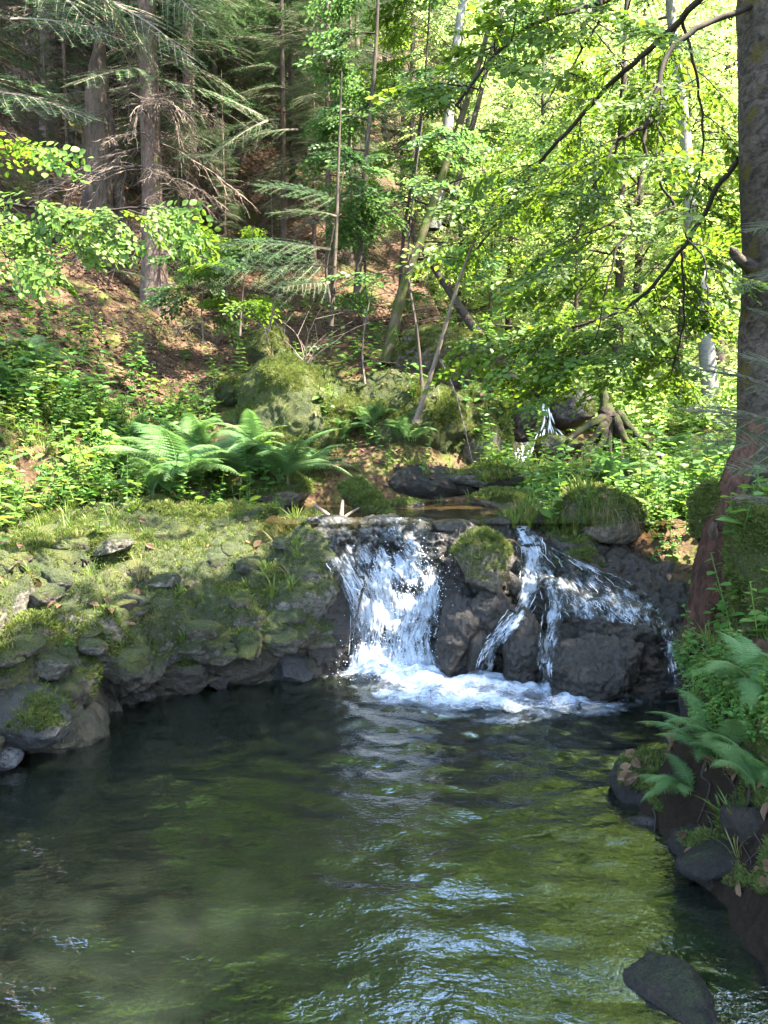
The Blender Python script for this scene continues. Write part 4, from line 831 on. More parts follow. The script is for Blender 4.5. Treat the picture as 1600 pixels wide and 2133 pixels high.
# rubble on the shelf: small mossy stones half sunk into it
g = np.random.default_rng(33); GS = 'small stones scattered over the mossy rock shelf'; LS = 'one of the small mossy stones scattered over the rock shelf'; SEEDS = []
for k in range(6): SEEDS.append(rock('small_stone', LS, np.zeros(3), (.075, .06, .045), M['boulder'] if k % 2 else M['shelf'], 210 + k, .16, .08, 4, group=GS))
for k in range(84):
    u = g.random(); p, m = hit(g.uniform(-10, 610), 1085 + 330 * u ** 1.2)
    if p is None or p[2] < .06 or p[1] > 7.2: continue
    o_, v_, f_ = SEEDS[k % 6]; o = o_ if k < 6 else o_.copy(); sc_ = g.uniform(.35, 1.7) ** 1.2
    if k >= 6: COL.objects.link(o)
    o.location = tuple(p - m * .012); o.scale = (sc_, sc_, sc_ * g.uniform(.6, 1.1)); o.rotation_euler = (g.uniform(-.4, .4), g.uniform(-.4, .4), g.uniform(0, 6))
del ROCKS[-6:]
# ------------------------------------------------------------------ white water
def make_sheet(left, right, dens, n=(90, 150), off=.03, blur=5):
    """left / right: [(px, py)...] edges of the flow down the ledge; sits just proud of the rock"""
    a, b = catmull(np.array(left, float), n[1]), catmull(np.array(right, float), n[1]); Yg = np.zeros((n[0], n[1])); PX = np.zeros_like(Yg); PY = np.zeros_like(Yg)
    for i in range(n[0]):
        u = i / (n[0] - 1); PX[i] = a[:, 0] * (1 - u) + b[:, 0] * u; PY[i] = a[:, 1] * (1 - u) + b[:, 1] * u
        for j in range(n[1]):
            p, _ = hit(PX[i, j], PY[i, j], STONE); Yg[i, j] = p[1] if p is not None else np.nan
    Yg = np.where(np.isnan(Yg), np.nanmedian(Yg), Yg)
    for _ in range(blur):
        for ax in (0, 1):
            Q = np.concatenate([Yg.take([0], ax), Yg, Yg.take([-1], ax)], ax); m = Yg.shape[ax]
            Yg = (Q.take(range(0, m), ax) + Q.take(range(1, m + 1), ax) + Q.take(range(2, m + 2), ax)) / 3
    V = np.array([[W(PX[i, j], PY[i, j], Yg[i, j] - off) for j in range(n[1])] for i in range(n[0])])
    uu, vv = np.meshgrid(np.linspace(0, 1, n[0]), np.linspace(0, 1, n[1]), indexing='ij'); wd = np.linalg.norm(V[-1, n[1] // 2] - V[0, n[1] // 2]); ln = np.linalg.norm(np.diff(V[n[0] // 2], axis=0), axis=1).sum()
    fl = np.stack([uu * wd, vv * ln, uu * 0], -1).reshape(-1, 3)
    q = V.reshape(-1, 3); q = q + np.array([0, -1, .2]) * (.030 * fbm(fl * np.array([14, 4, 1]) + 7, 4, 3) + .012 * fbm(fl * np.array([45, 16, 1]), 2, 4))[:, None]
    return q, gridf(*n), dens(uu.ravel(), vv.ravel(), PX.ravel(), PY.ravel()), fl, Yg, a, b
def strands(Yg, a, b, n, rmin, rmax, seed, top=0.0, lens=(.12, .4), u0=0, u1=1, bulge=.02, drift=0.0):
    g = np.random.default_rng(seed); out = []; m0, m1 = Yg.shape
    for k in range(n):
        u = g.uniform(u0, u1); v0 = top + (1 - top) * g.random() ** .7 * .9; l = g.uniform(*lens); v1 = min(1, v0 + l); vs = np.linspace(v0, v1, 8); us = np.clip(u + drift * (vs - v0) * (.5 - u) + np.cumsum(g.normal(0, .014, 8)), 0, 1)
        j = vs * (m1 - 1); ji = j.astype(int); px = np.interp(j, np.arange(m1), a[:, 0]) * (1 - us) + np.interp(j, np.arange(m1), b[:, 0]) * us; py = np.interp(j, np.arange(m1), a[:, 1]) * (1 - us) + np.interp(j, np.arange(m1), b[:, 1]) * us
        Yv = Yg[(us * (m0 - 1)).astype(int), ji] - g.uniform(.0, bulge) - .02
        P = np.array([W(x, y, d) for x, y, d in zip(px, py, Yv)]) + g.normal(0, .0015, (8, 3)); rr = g.uniform(rmin, rmax) * np.array([.15, .6, .9, 1, 1, .8, .5, .1]); out.append((P, rr))
    return tubes(out, 5)
def droplets(c, spread, n, seed, r=(.002, .006)):
    g = np.random.default_rng(seed); V, F = ICO[1]; P = np.asarray(c) + g.normal(0, 1, (n, 3)) * spread; s = g.uniform(*r, n); M_ = frames(g.normal(0, 1, (n, 3)), g.normal(0, 1, (n, 3)))
    P[:, 2] = np.abs(P[:, 2]) + .005; return place(V * [1.6, .8, .8], F, P, M_, s)
def main_d(u, v, px, py):
    d = sstep(1110, 1230, py) * .36 + .22
    d = np.maximum(d, .75 * np.exp(-((px - 855) / 55) ** 2 - ((py - 1205) / 45) ** 2)); d = d - .5 * np.exp(-((px - 855) / 30) ** 2 - ((py - 1226) / 20) ** 2)
    e = np.interp(py, [1120, 1280, 1400], [655, 735, 745]); d = np.maximum(d, .6 * np.exp(-((px - e) / 14) ** 2) * sstep(1110, 1140, py))
    d = d + .3 * sstep(1350, 1400, py) - .55 * np.abs(2 * u - 1) ** 8 + .18 * fbm(np.c_[px / 26, py / 40, px * 0], 3, 61)
    return d
wf = thing('waterfall', 'wide white main chute of the waterfall, foaming between the mossy shelf and the capped boulder', 'waterfall', (0, 0, 0))
v, f, d, fl, Yg, ea, eb = make_sheet([(612, 1078), (632, 1100), (655, 1135), (695, 1200), (728, 1270), (728, 1340), (722, 1425)], [(905, 1078), (902, 1105), (915, 1150), (925, 1200), (918, 1280), (905, 1340), (925, 1425)], main_d, (110, 170))
mk('water_sheet', [(v, f, 0, d)], M['fall'], wf, flow=fl)
sv, sf = strands(Yg, ea, eb, 60, .0012, .0032, 1, .3, (.03, .10), bulge=.05); kind(mk('white_strands', [(sv, sf, 0, None)], M['strand'], wf), 'stuff')
c = G(820, 1400); dv, df, dr = droplets(c + [0, -.05, .05], np.array([.24, .10, .12]), 900, 2, (.0015, .0045)); dv2, df2, dr2 = droplets(W(840, 1230, 5.6), np.array([.17, .05, .16]), 900, 3, (.0012, .0036))
kind(mk('spray', [(dv, df, 0, dr), (dv2, df2, 0, dr2)], M['strand'], wf), 'stuff')
for k, (lb, le, re, dn, ns) in enumerate([
 ('slanting thread of water running left below the capped boulder', [(1062, 1095), (1085, 1150), (1085, 1215), (1072, 1262), (1035, 1310), (1005, 1355), (992, 1410)], [(1112, 1095), (1135, 1150), (1128, 1215), (1100, 1275), (1062, 1325), (1030, 1360), (1022, 1412)], .62, 120),
 ('straight thin thread of water beside the pointed brown boulder', [(1108, 1180), (1130, 1220), (1138, 1262), (1128, 1320), (1122, 1370), (1120, 1432)], [(1140, 1180), (1168, 1225), (1176, 1265), (1162, 1320), (1152, 1370), (1150, 1436)], .58, 80),
 ('thin trickle of water at the far right of the wet dome', [(1340, 1262), (1362, 1295), (1376, 1330), (1388, 1375), (1396, 1425)], [(1362, 1262), (1385, 1300), (1398, 1335), (1408, 1378), (1412, 1425)], .42, 40)]):
    v, f, d, fl, Yh, a_, b_ = make_sheet([(x - 9, y) for x, y in le], [(x + 9, y) for x, y in re], lambda u, v, px, py, q=dn: q * (1 - 1.1 * np.abs(2 * u - 1) ** 2) - .05 + .25 * fbm(np.c_[px / 14, py / 22, px * 0], 3, 63), (30, 90), .018, 3)
    t_ = thing('water_thread', lb, 'waterfall', (0, 0, 0)); mk('water_sheet', [(v, f, 0, d)], M['fall'], t_, flow=fl)
    sv, sf = strands(Yh, a_, b_, ns // 3, .0012, .0028, 20 + k, 0, (.03, .12), bulge=.02); kind(mk('white_strands', [(sv, sf, 0, None)], M['strand'], t_), 'stuff')
def film_d(u, v, px, py): return .20 + .2 * np.exp(-((v - .75) / .25) ** 2) + .22 * fbm(np.c_[px / 30, py / 14, px * 0], 3, 62) - .4 * np.abs(2 * u - 1) ** 6
v, f, d, fl, Yh, a_, b_ = make_sheet([(1085, 1100), (1120, 1150), (1140, 1200), (1160, 1245), (1180, 1285)], [(1180, 1160), (1260, 1190), (1330, 1225), (1375, 1265), (1395, 1310)], film_d, (90, 70), .012, 2)
t_ = thing('water_film', 'shallow glittering sheet of water sliding over the right dome of the ledge', 'waterfall', (0, 0, 0)); mk('water_sheet', [(v, f, 0, d)], M['fall'], t_, flow=fl)
sv, sf = strands(Yh, a_, b_, 45, .0008, .0018, 40, 0, (.05, .2), bulge=.008); kind(mk('white_strands', [(sv, sf, 0, None)], M['strand'], t_), 'stuff')
# upper cascades far behind
def cascade(label, left, right, dn, seed, ns):
    a, b = catmull(np.array([W(*p) for p in left]), 50), catmull(np.array([W(*p) for p in right]), 50); u = np.linspace(0, 1, 24)[:, None, None]; V = (a * (1 - u) + b * u)
    V = V + np.array([0, -.06, 0]) * np.sin(PI * u); uu, vv = np.meshgrid(np.linspace(0, 1, 24), np.linspace(0, 1, 50), indexing='ij'); fl = np.stack([uu * .4, vv * .9, uu * 0], -1).reshape(-1, 3)
    V = V.reshape(-1, 3) + np.array([0, -1, 0]) * (.04 * fbm(fl * [14, 4, 1], 3, seed))[:, None]; t_ = thing('small_cascade', label, 'waterfall', (0, 0, 0))
    mk('water_sheet', [(V, gridf(24, 50), 0, np.full(len(V), dn))], M['fall'], t_, flow=fl)
    g = np.random.default_rng(seed); ss = []
    for k in range(ns):
        u_ = g.random(); v0 = g.random() * .8; j = np.linspace(v0, min(1, v0 + .3), 6) * 49; ji = j.astype(int); P = a[ji] * (1 - u_) + b[ji] * u_ + [0, -.09, 0]; ss.append((P, np.array([.2, .8, 1, 1, .6, .1]) * g.uniform(.003, .008)))
    sv, sf = tubes(ss, 4); kind(mk('white_strands', [(sv, sf, 0, None)], M['strand'], t_), 'stuff')
cascade('second small cascade far back, falling beside the overhanging dark boulder', [(1126, 835, 11.0), (1128, 870, 10.95), (1112, 900, 10.9), (1100, 918, 10.8)], [(1140, 835, 11.0), (1148, 870, 10.95), (1160, 893, 10.9), (1172, 908, 10.8)], .22, 61, 26)
cascade('lowest step of the far cascade in the dark gap by the mossy pillar', [(1066, 922, 10.3), (1068, 945, 10.2), (1070, 968, 10.15)], [(1118, 920, 10.3), (1108, 940, 10.2), (1100, 966, 10.15)], .2, 62, 18)
# foam spreading from the foot of the falls
fx, fy = np.linspace(-.75, 2.3, 260), np.linspace(4.2, 5.85, 160); X, Y = np.meshgrid(fx, fy, indexing='ij'); P = np.stack([X, Y, X * 0], -1).reshape(-1, 3); d = np.zeros(len(P))
for px, py, r, s in [(820, 1402, .20, 1.3), (760, 1408, .15, .9), (880, 1425, .22, 1.2), (950, 1425, .2, .9), (1010, 1420, .14, 1.0), (1060, 1440, .18, .8), (1135, 1442, .12, .9), (1190, 1462, .15, .55), (960, 1462, .24, .6), (830, 1462, .18, .5), (1090, 1478, .25, .3), (1280, 1478, .2, .25), (900, 1500, .3, .16), (1400, 1470, .1, .3), (1000, 1490, .45, .25), (1180, 1490, .4, .22), (760, 1450, .3, .25), (1300, 1455, .15, .35)]:
    c = G(px, py); d += s * np.exp(-((P[:, 0] - c[0]) / r / 1.25) ** 2 - ((P[:, 1] - c[1]) / r / .8) ** 2)
d = np.minimum(d, 1.0); P[:, 2] = .022 + .035 * d ** 2 + (.045 * fbm(P * 9, 4, 8) + .02 * fbm(P * 24, 3, 9)) * d
kind(mk('foam', [(P, gridf(260, 160)[:, ::-1], 0, d * .66 - .10 + .16 * fbm(P * np.array([5, 8, 1]), 3, 19) * (d > .02))], M['foam']), 'stuff')

# ------------------------------------------------------------------ old roots, logs, driftwood
rs = thing('root_stump', 'old stump with spreading dappled roots on the bank beside the far cascade', 'stump', W(1275, 905, 10.3)); o0 = W(1275, 905, 10.3)
def part_tube(name, pts, r, mat, parent, sides=9, rough=.2, seed=0, n=16):
    P = catmull(np.array([W(*p) for p in pts]) - np.array(parent.location), n); v, f = tube(P, catmull(np.array(r, float)[:, None], n)[:, 0], sides, rough, seed); return mk(name, [(v, f, 0, None)], mat, parent)
part_tube('trunk', [(1266, 960, 10.5), (1268, 890, 10.45), (1262, 850, 10.5), (1254, 800, 10.55)], (.20, .14, .08, .03), M['rootwood'], rs, 22, .34, 1, 34)
g = np.random.default_rng(66)
for k, (x0, y0, x1, y1, r0) in enumerate([(1258, 870, 1155, 958, .055), (1262, 878, 1198, 962, .05), (1266, 872, 1238, 966, .06), (1278, 868, 1276, 966, .05), (1284, 866, 1310, 962, .06), (1290, 862, 1345, 958, .055), (1288, 872, 1392, 966, .05), (1270, 900, 1215, 964, .03), (1290, 900, 1330, 968, .03), (1300, 890, 1370, 962, .03)]):
    pts = [(x0 + (x1 - x0) * u + g.normal(0, 7) * (0 < u < 1), y0 + (y1 - y0) * (u ** 1.35), 10.4 - .42 * u + g.normal(0, .04)) for u in (0, .3, .6, .8, 1)]
    part_tube('root', pts, tuple(r0 * np.array([1.15, .85, .7, .5, .25])), M['rootwood'], rs, 11, .34, 10 + k, 26)
ll = thing('leaning_log', 'red-brown rotten log leaning up the right bank between mossy stones', 'log', W(1462, 1320, 4.7))
part_tube('trunk', [(1455, 1370, 4.72), (1466, 1310, 4.7), (1478, 1210, 4.72), (1500, 1100, 4.75), (1532, 995, 4.8), (1575, 880, 4.88)], (.12, .11, .10, .095, .075, .055), M['deadwood'], ll, 24, .14, 3, 50)
part_tube('side_branch', [(1490, 1130, 4.7), (1484, 1105, 4.66), (1490, 1085, 4.62)], (.028, .026, .012), M['snagwood'], ll)
ml = thing('mossy_log', 'short sunlit mossy log end slanting into the upper pool by the driftwood', 'log', W(760, 1050, 7.0))
o = part_tube('trunk', [(716, 1018, 7.35), (740, 1028, 7.2), (775, 1052, 7.0), (818, 1084, 6.75)], (.05, .115, .10, .03), M['mossrock'], ml, 28, .34, 4, 46)
ROCKS.append((np.array([v.co for v in o.data.vertices]) + np.array(ml.location), np.array([list(f.vertices) for f in o.data.polygons]), o))
dw = thing('driftwood', 'pale driftwood twigs and roots snagged at the lip left of the mossy log', 'driftwood', W(700, 1085, 6.5))
for k, (pts, r) in enumerate([([(655, 1052, 6.75), (680, 1070, 6.65), (700, 1088, 6.5)], (.012, .018, .02)), ([(714, 1042, 6.6), (712, 1065, 6.55), (710, 1090, 6.5)], (.012, .018, .024)), ([(748, 1058, 6.6), (728, 1070, 6.55), (708, 1086, 6.5)], (.007, .012, .018)), ([(680, 1088, 6.45), (720, 1086, 6.45), (765, 1084, 6.45)], (.02, .026, .012)), ([(640, 1060, 6.9), (665, 1066, 6.8), (690, 1082, 6.6)], (.008, .01, .012))]):
    part_tube('branch', pts, r, M['twig'], dw, 7, .15, 30 + k)

# roots hanging from the near right bank and stones at its foot
hr = thing('bank_roots', 'thin dark roots hanging over the shaded earth bank above the water', 'roots', W(1500, 1650, 3.5)); g = np.random.default_rng(55)
for k in range(6):
    x0, y0 = g.uniform(1330, 1600), g.uniform(1560, 1700); pts = []
    for j in range(6):
        p, m = hit(x0 + g.normal(0, 6) + j * g.uniform(-6, 3), y0 + j * g.uniform(18, 34)); pts.append(p + m * .012 - np.array(hr.location))
    v, f = tube(catmull(np.array(pts), 18), np.linspace(g.uniform(.004, .008), .002, 18), 6, .15, k); mk('root', [(v, f, 0, None)], M['twig_dark'], hr)
for k, (lb, px, py, rad, mt) in enumerate([('small wet stone at the foot of the bank under the right fern', 1345, 1725, .06, 'wet'), ('dark angular stone where the right bank meets the pool', 1405, 1830, .075, 'soil'), ('flat dark stone half sunk at the right waterline', 1450, 1915, .07, 'wet'), ('mossy lump on the lower right bank above the waterline', 1500, 1790, .10, 'soil'), ('brown stone stuck in the earth bank near the right picture edge', 1560, 1720, .08, 'soil')]):
    p, _ = hit(px, py); rock('bank_stone', lb, p, (rad * 1.3, rad, rad * .8), M[mt], 160 + k, .16, .09, 4)
# ------------------------------------------------------------------ ferns
def make_frond(seed, a0=75, a1=-25, side=0.0):
    g = np.random.default_rng(seed); k = 30; an = R(np.linspace(a0, a1, k) if False else 0) if False else np.radians(np.linspace(a0, a1, k)); st = np.stack([np.cos(an), side * np.linspace(0, 1, k), np.sin(an)], -1) / k; P = np.concatenate([[[0, 0, 0]], np.cumsum(st, 0)[:-1]])
    pos, d, n, sz = [], [], [], []
    for j, s in enumerate(np.linspace(.12, .99, 27)):
        i = s * (k - 1); a = min(int(i), k - 2); p = P[a] + (P[a + 1] - P[a]) * (i - a); T = nrm(P[a + 1] - P[a]); sdv = np.array([0, 1., 0]); nn = np.cross(T, sdv)
        l = .235 * min(1, (s - .06) / .22) ** .7 * (1 - s) ** .75 * 1.35 + .006
        for sd in (1, -1):
            e = nrm(sdv * sd + T * .38 - nn * 0 + np.array([0, 0, -.18]) + g.normal(0, .05, 3)); m = max(3, int(l / .013))
            for q in range(m):
                u = (q + .5) / m; b = p + e * l * u + np.array([0, 0, -.10]) * l * u * u; w_ = .034 * (1 - u) ** .7 * min(1, l / .12) + .004
                for s2 in (1, -1): pos.append(b); d.append(T * s2 + e * .45); n.append(nn * -1 + g.normal(0, .1, 3)); sz.append(w_)
    tv = LEAF6[0] * np.array([1, .62, .6]); v, f, r = place(tv, LEAF6[1], np.array(pos), frames(np.array(d), np.array(n)), np.array(sz), np.full(len(pos), g.random() * .7)); wv, wfc = tube(P, np.linspace(.006, .0012, k), 4)
    me = mk('frond', [(v, f, 0, r), (wv, wfc, 0, np.full(len(wv), .5))], M['fern'], None, smooth=False); return me
FR = [make_frond(1, 78, -30), make_frond(2, 70, -10, .15), make_frond(3, 82, -45, -.15), make_frond(4, 60, -35, .1)]
used = set()
def fern(label, c, n, size, seed, az0=0, az1=2 * PI, group=None, tilt=.25):
    g = np.random.default_rng(seed); t_ = thing('fern', label, 'fern', c, 0, group)
    for k in range(n):
        s = int(g.integers(0, 4)); src = FR[s]; o = src if s not in used else src.copy()
        if s in used: COL.objects.link(o)
        used.add(s); o.parent = t_; az = az0 + (az1 - az0) * (k + g.uniform(.1, .9)) / n; sc = size * g.uniform(.7, 1.1)
        o.location = (g.normal(0, .03), g.normal(0, .03), 0); o.rotation_euler = (g.uniform(-.2, .2), g.uniform(-tilt, tilt), az); o.scale = (sc, sc * g.uniform(.8, 1.1), sc)
    return t_
for k, (lb, px, py, n, sz) in enumerate([
 ('left arm of the big fern clump behind the shelf, drooping over the herbs', 265, 985, 8, .50),
 ('tall upright fern in the middle of the clump behind the shelf', 375, 1010, 13, .72),
 ('feathery low fern at the front left of the clump', 320, 1030, 8, .45),
 ('dense fern right of the tall upright one in the clump', 440, 1010, 11, .66),
 ('pale sunlit fern at the right of the clump', 520, 1000, 11, .62),
 ('bright arching fern hanging toward the upper pool from the clump', 585, 1000, 10, .58),
 ('last fern of the clump below the bright outcrop moss', 640, 985, 8, .44),
 ('upright fern behind the tall one, against the outcrop', 420, 945, 9, .5),
 ('light fern at the back of the clump under the outcrop moss', 530, 945, 9, .5),
 ('narrow fern at the back left of the clump', 290, 940, 8, .45),
 ('sunlit fern on the outcrop face beside the dark crack', 705, 915, 7, .36),
 ('small fern high on the right shoulder of the outcrop', 775, 880, 7, .32),
 ('fern low on the outcrop shoulder above the earth bank', 850, 915, 7, .34),
 ('fern at the left edge among the herbs at the foot of the slope', 25, 830, 8, .50),
 ('fern above the herbs at the left edge near the leaf litter', 75, 765, 8, .48),
 ('small fern between the left herbs and the brown leaves', 125, 830, 7, .36),
 ('fern growing behind the grass-topped boulder', 1270, 1010, 9, .42),
 ('fern right of the grass-topped boulder, half in shade', 1340, 1030, 9, .42),
 ('fern in the shade left of the leaning log', 1415, 1040, 8, .42),
 ('sunlit fern higher up the right bank by the pale-barked tree', 1400, 940, 8, .45),
 ('fern on the right bank at the foot of the old beech', 1470, 990, 9, .46),
 ('bank fern beyond the fallen light patch near the old roots', 1180, 1000, 7, .34)]):
    p, _ = hit(px, py); p = p if p is not None else W(px, py, 8); fern(lb, p - [0, 0, .02], n + 3, sz * 1.5, 400 + k)
fern('green fern hanging off the dark earth bank over the pool, near right', hit(1490, 1590)[0], 11, .40, 450, 1.9, 4.9, tilt=.5)
fern('dim fern under the mossy column on the near right bank', hit(1565, 1440)[0], 9, .36, 451, 1.5, 5.0, tilt=.4)
fern('small fern drooping from the dark bank just above the waterline stones', hit(1430, 1650)[0], 7, .26, 452, 2.0, 4.6, tilt=.5)
fern('fern at the right picture edge on the shaded earth bank', hit(1585, 1640)[0], 8, .30, 453, 1.9, 4.8, tilt=.5)
for o in FR:
    if o.parent is None: bpy.data.objects.remove(o)

# ------------------------------------------------------------------ spruce sprays close by
def fir_thing(label, lst, fine, seed, stem=None, name='spruce_branch', cat='branch', mat='spruce'):
    """lst: (px, py, Y of the root, px, py, Y of the tip)"""
    g = np.random.default_rng(seed); o = W(*lst[0][:3]); t_ = thing(name, label, cat, o)
    if stem is not None: v, f = tube(catmull(np.array([W(*p) for p in stem]) - o, 16), np.linspace(.025, .01, 16), 8, .1, seed); mk('trunk', [(v, f, 0, None)], M['bark_dark'], t_)
    T = FIRF if fine else FIR; L = .75 if fine else 1.0
    for k, q in enumerate(lst):
        a, b = W(*q[:3]) - o, W(*q[3:]) - o; d = (b - a)[None]; sc = np.linalg.norm(d) / L * 1.02; lv, lf, nl, wv, wf_ = T[k % len(T)]; Fm = frames(d + [[0, 0, .16 * np.linalg.norm(d)]], np.array([[0, -.35, 1.]]) + g.normal(0, .2, (1, 3)))
        v, f, _ = place(lv, lf, a[None], Fm, [sc]); w1, w2, _ = place(wv, wf_, a[None], Fm, [sc]); mk('spray', [(v, f, 0, np.repeat(g.random(len(v) // nl), nl)), (w1, w2, 1, None)], [M[mat], M['twig']], t_, smooth=False)
    return t_
fir_thing('dark feathery spruce sprays in front of the old beech on the right', [(1680, 840, 3.6, 1470, 765, 3.5), (1690, 900, 3.5, 1440, 850, 3.4), (1680, 960, 3.5, 1480, 920, 3.4), (1690, 800, 3.6, 1560, 740, 3.5), (1700, 1010, 3.4, 1530, 975, 3.3), (1690, 1060, 3.4, 1540, 1035, 3.3), (1680, 700, 3.7, 1570, 640, 3.7)], True, 501)
fir_thing('thin spruce twig crossing in front of the old beech high up', [(1680, 560, 3.9, 1545, 600, 3.8), (1690, 470, 3.9, 1560, 480, 3.8)], True, 502)
fir_thing('lit spruce sprays over the slope in the middle of the picture', [(700, 560, 9.2, 460, 570, 8.7), (690, 520, 9.2, 480, 510, 8.6), (700, 450, 9.4, 575, 440, 8.9), (720, 420, 9.6, 540, 385, 9.1), (690, 590, 9.2, 600, 600, 8.6)], False, 503, stem=[(690, 680, 9.3), (700, 500, 9.4), (705, 350, 9.5), (712, 150, 9.6)], name='young_spruce', cat='young tree')
fir_thing('two low spruce sprays crossing the foot of the sunlit spruce', [(330, 590, 11.2, 240, 560, 10.8), (330, 600, 11.2, 425, 585, 10.7)], False, 504)
fir_thing('blue-green spruce sprays hanging across the top left corner', [(60, -60, 8, 200, 70, 7.6), (120, -80, 8.2, 330, 110, 7.6), (20, 40, 8, 260, 80, 7.6), (-80, 160, 8, 130, 200, 7.6), (-60, 190, 7.8, 175, 240, 7.4), (300, -60, 8.6, 420, 45, 8.2), (180, -20, 8.4, 390, 115, 7.9)], False, 505)
fir_thing('spruce sprays with pale tips right of the sunlit trunk', [(500, 330, 10.5, 370, 325, 10.2), (560, 250, 10.8, 430, 330, 10.2), (620, 270, 10.8, 470, 300, 10.3)], False, 506)

# ------------------------------------------------------------------ herbs, grass, moss, dead leaves (nobody could count these)
def herb_t(seed, h=.18, n=9, size=.055):
    g = np.random.default_rng(seed); pos, d, nn, sz = [], [], [], []; lean = g.normal(0, .25, 2)
    for k in range(n):
        u = (k + 1) / n; z = h * u; az = k * 2.4 + g.uniform(-.4, .4); pos.append([lean[0] * z, lean[1] * z, z]); d.append([math.cos(az), math.sin(az), g.uniform(-.3, .4)]); nn.append([0, 0, 1] + g.normal(0, .25, 3)); sz.append(size * (1.15 - .5 * u) * g.uniform(.7, 1.2))
    v, f, _ = place(*LEAF6, np.array(pos), frames(np.array(d), np.array(nn)), np.array(sz)); w_, x = tube(np.array([[0, 0, 0], [lean[0] * h * .5, lean[1] * h * .5, h * .5], [lean[0] * h, lean[1] * h, h]]), .0025, 3)
    return merge([(v, f, v[:, 0] * 0), (w_, np.concatenate([x[:, [0, 1, 2]], x[:, [0, 2, 3]]]), w_[:, 0] * 0)])[:2]
HERB = [herb_t(1), herb_t(2, .28, 12, .06), herb_t(3, .1, 6, .085), herb_t(4, .22, 14, .035), herb_t(5, .32, 10, .10)]
def tuft_t(seed, n=16, h=.12, sp=.03, w_=.004):
    g = np.random.default_rng(seed); V, F = [], []
    for k in range(n):
        az = g.uniform(0, 2 * PI); o = np.array([math.cos(az), math.sin(az), 0]) * sp * g.random(); l = h * g.uniform(.5, 1.1); b = g.uniform(.2, .9); sd = np.array([-math.sin(az), math.cos(az), 0]) * w_
        P = [o + np.array([math.cos(az) * b * u * u, math.sin(az) * b * u * u, u * (1 - .35 * b * u)]) * l for u in (0, .4, .75, 1)]
        i = len(V); V += [P[0] - sd, P[0] + sd, P[1] - sd * .9, P[1] + sd * .9, P[2] - sd * .6, P[2] + sd * .6, P[3]]; F += [[i, i + 1, i + 3], [i, i + 3, i + 2], [i + 2, i + 3, i + 5], [i + 2, i + 5, i + 4], [i + 4, i + 5, i + 6]]
    return np.array(V), np.array(F)
TUFT = [tuft_t(1), tuft_t(2, 12, .2, .03), tuft_t(3, 20, .07, .04)]
MOSST = [tuft_t(5, 9, .022, .016, .0016), tuft_t(6, 11, .016, .014, .0014)]
def scatter(pts, nrms, T, smin, smax, up=.6, seed=0):
    g = np.random.default_rng(seed); pts, nrms = np.array(pts), np.array(nrms); z = nrm(nrms * (1 - up) + np.array([0, 0, 1.]) * up + g.normal(0, .08, pts.shape)); a = nrm(np.cross(z, g.normal(0, 1, pts.shape))); Fm = np.stack([a, np.cross(z, a), z], -1); pk = g.integers(0, len(T), len(pts)); out = []
    for k, t_ in enumerate(T):
        m = pk == k
        if m.any(): out.append(place(t_[0], t_[1], pts[m], Fm[m], g.uniform(smin, smax, m.sum())))
    return merge(out)
def ground_pts(n, region, seed, keep=None, bare=True):
    g = np.random.default_rng(seed); P, Nn = [], []; tries = 0
    x0, x1, y0, y1 = region; xy = g.uniform([x0, y0], [x1, y1], (n * 3, 2)); w_ = keep(xy[:, 0], xy[:, 1]) if keep else np.ones(len(xy)); cl = np.clip(.5 + 1.3 * fbm(np.c_[xy * 1.3, xy[:, :1] * 0], 3, seed), 0, 1); xy = xy[g.random(len(xy)) < w_ * cl][:n]
    for x, y in xy:
        p, m = drop(x, y)
        if p is not None and p[2] > .12 and not (bare and -1.9 < p[0] < 1.0 and 7.9 < p[1] < 10.2 and g.random() < .8): P.append(p); Nn.append(m)
    return P, Nn
def wet(x, y): return ((np.abs(x - .25) < 1.15) & (y > 5.0) & (y < 7.95))
UP = []; UN = []
for n, rg, kp in [(950, (-4.6, -.4, 6.9, 8.6), lambda x, y: ~wet(x, y) * np.where(x < -2.4, 1.2, .25)), (600, (-6.5, -1.8, 8.2, 11), lambda x, y: sstep(11.2, 8.5, y) * .9), (700, (-4.6, -2.0, 4.8, 7), lambda x, y: sstep(-2.1, -3.2, x) + sstep(6.3, 6.9, y)), (900, (1.25, 4, 6.0, 10), lambda x, y: np.where((x < 3.2) & (y > 8.6), .12, .9)),
 (300, (1.5, 3.6, 2.6, 6), lambda x, y: sstep(1.5, 1.9, x) * np.where((y > 5.0) & (x < 2.2), 0, 1)), (260, (-1.5, 2, 8.2, 10.5), lambda x, y: .6 + 0 * x), (1000, (1.5, 6, 10, 17), lambda x, y: np.where((x < 3.4) & (y < 11.5), 0.05, 1)), (260, (-3, 1.5, 9.5, 13), lambda x, y: .4 + 0 * x)]:
    p, m = ground_pts(n, rg, int(abs(rg[0]) * 100 + rg[2] * 7 + n), kp); UP += p; UN += m
g = np.random.default_rng(78); BP, BN, BL, BM = [], [], [], []
for _ in range(260):
    u = g.random(); p, m = hit(g.uniform(1405 + 60 * u, 1530 + 110 * u), 1350 + 200 * u)
    if p is not None and p[2] > .1 and p[1] < 6: BP.append(p); BN.append(m)
for _ in range(14000):
    p, m = hit(g.uniform(1290, 1640), g.uniform(1500, 2000))
    if p is not None and fbm(p[None] * 4, 3, 18)[0] < -.02: continue
    if p is not None and p[2] > .06 and p[1] < 6: BL.append(p); BM.append(m)
v, f, r = scatter(BP, BN, [HERB[0], HERB[3], herb_t(9, .12, 8, .03)], .35, .8, .6, 13); kind(mk('bank_herbs', [(v, f, 0, r)], M['herb'], smooth=False), 'stuff')
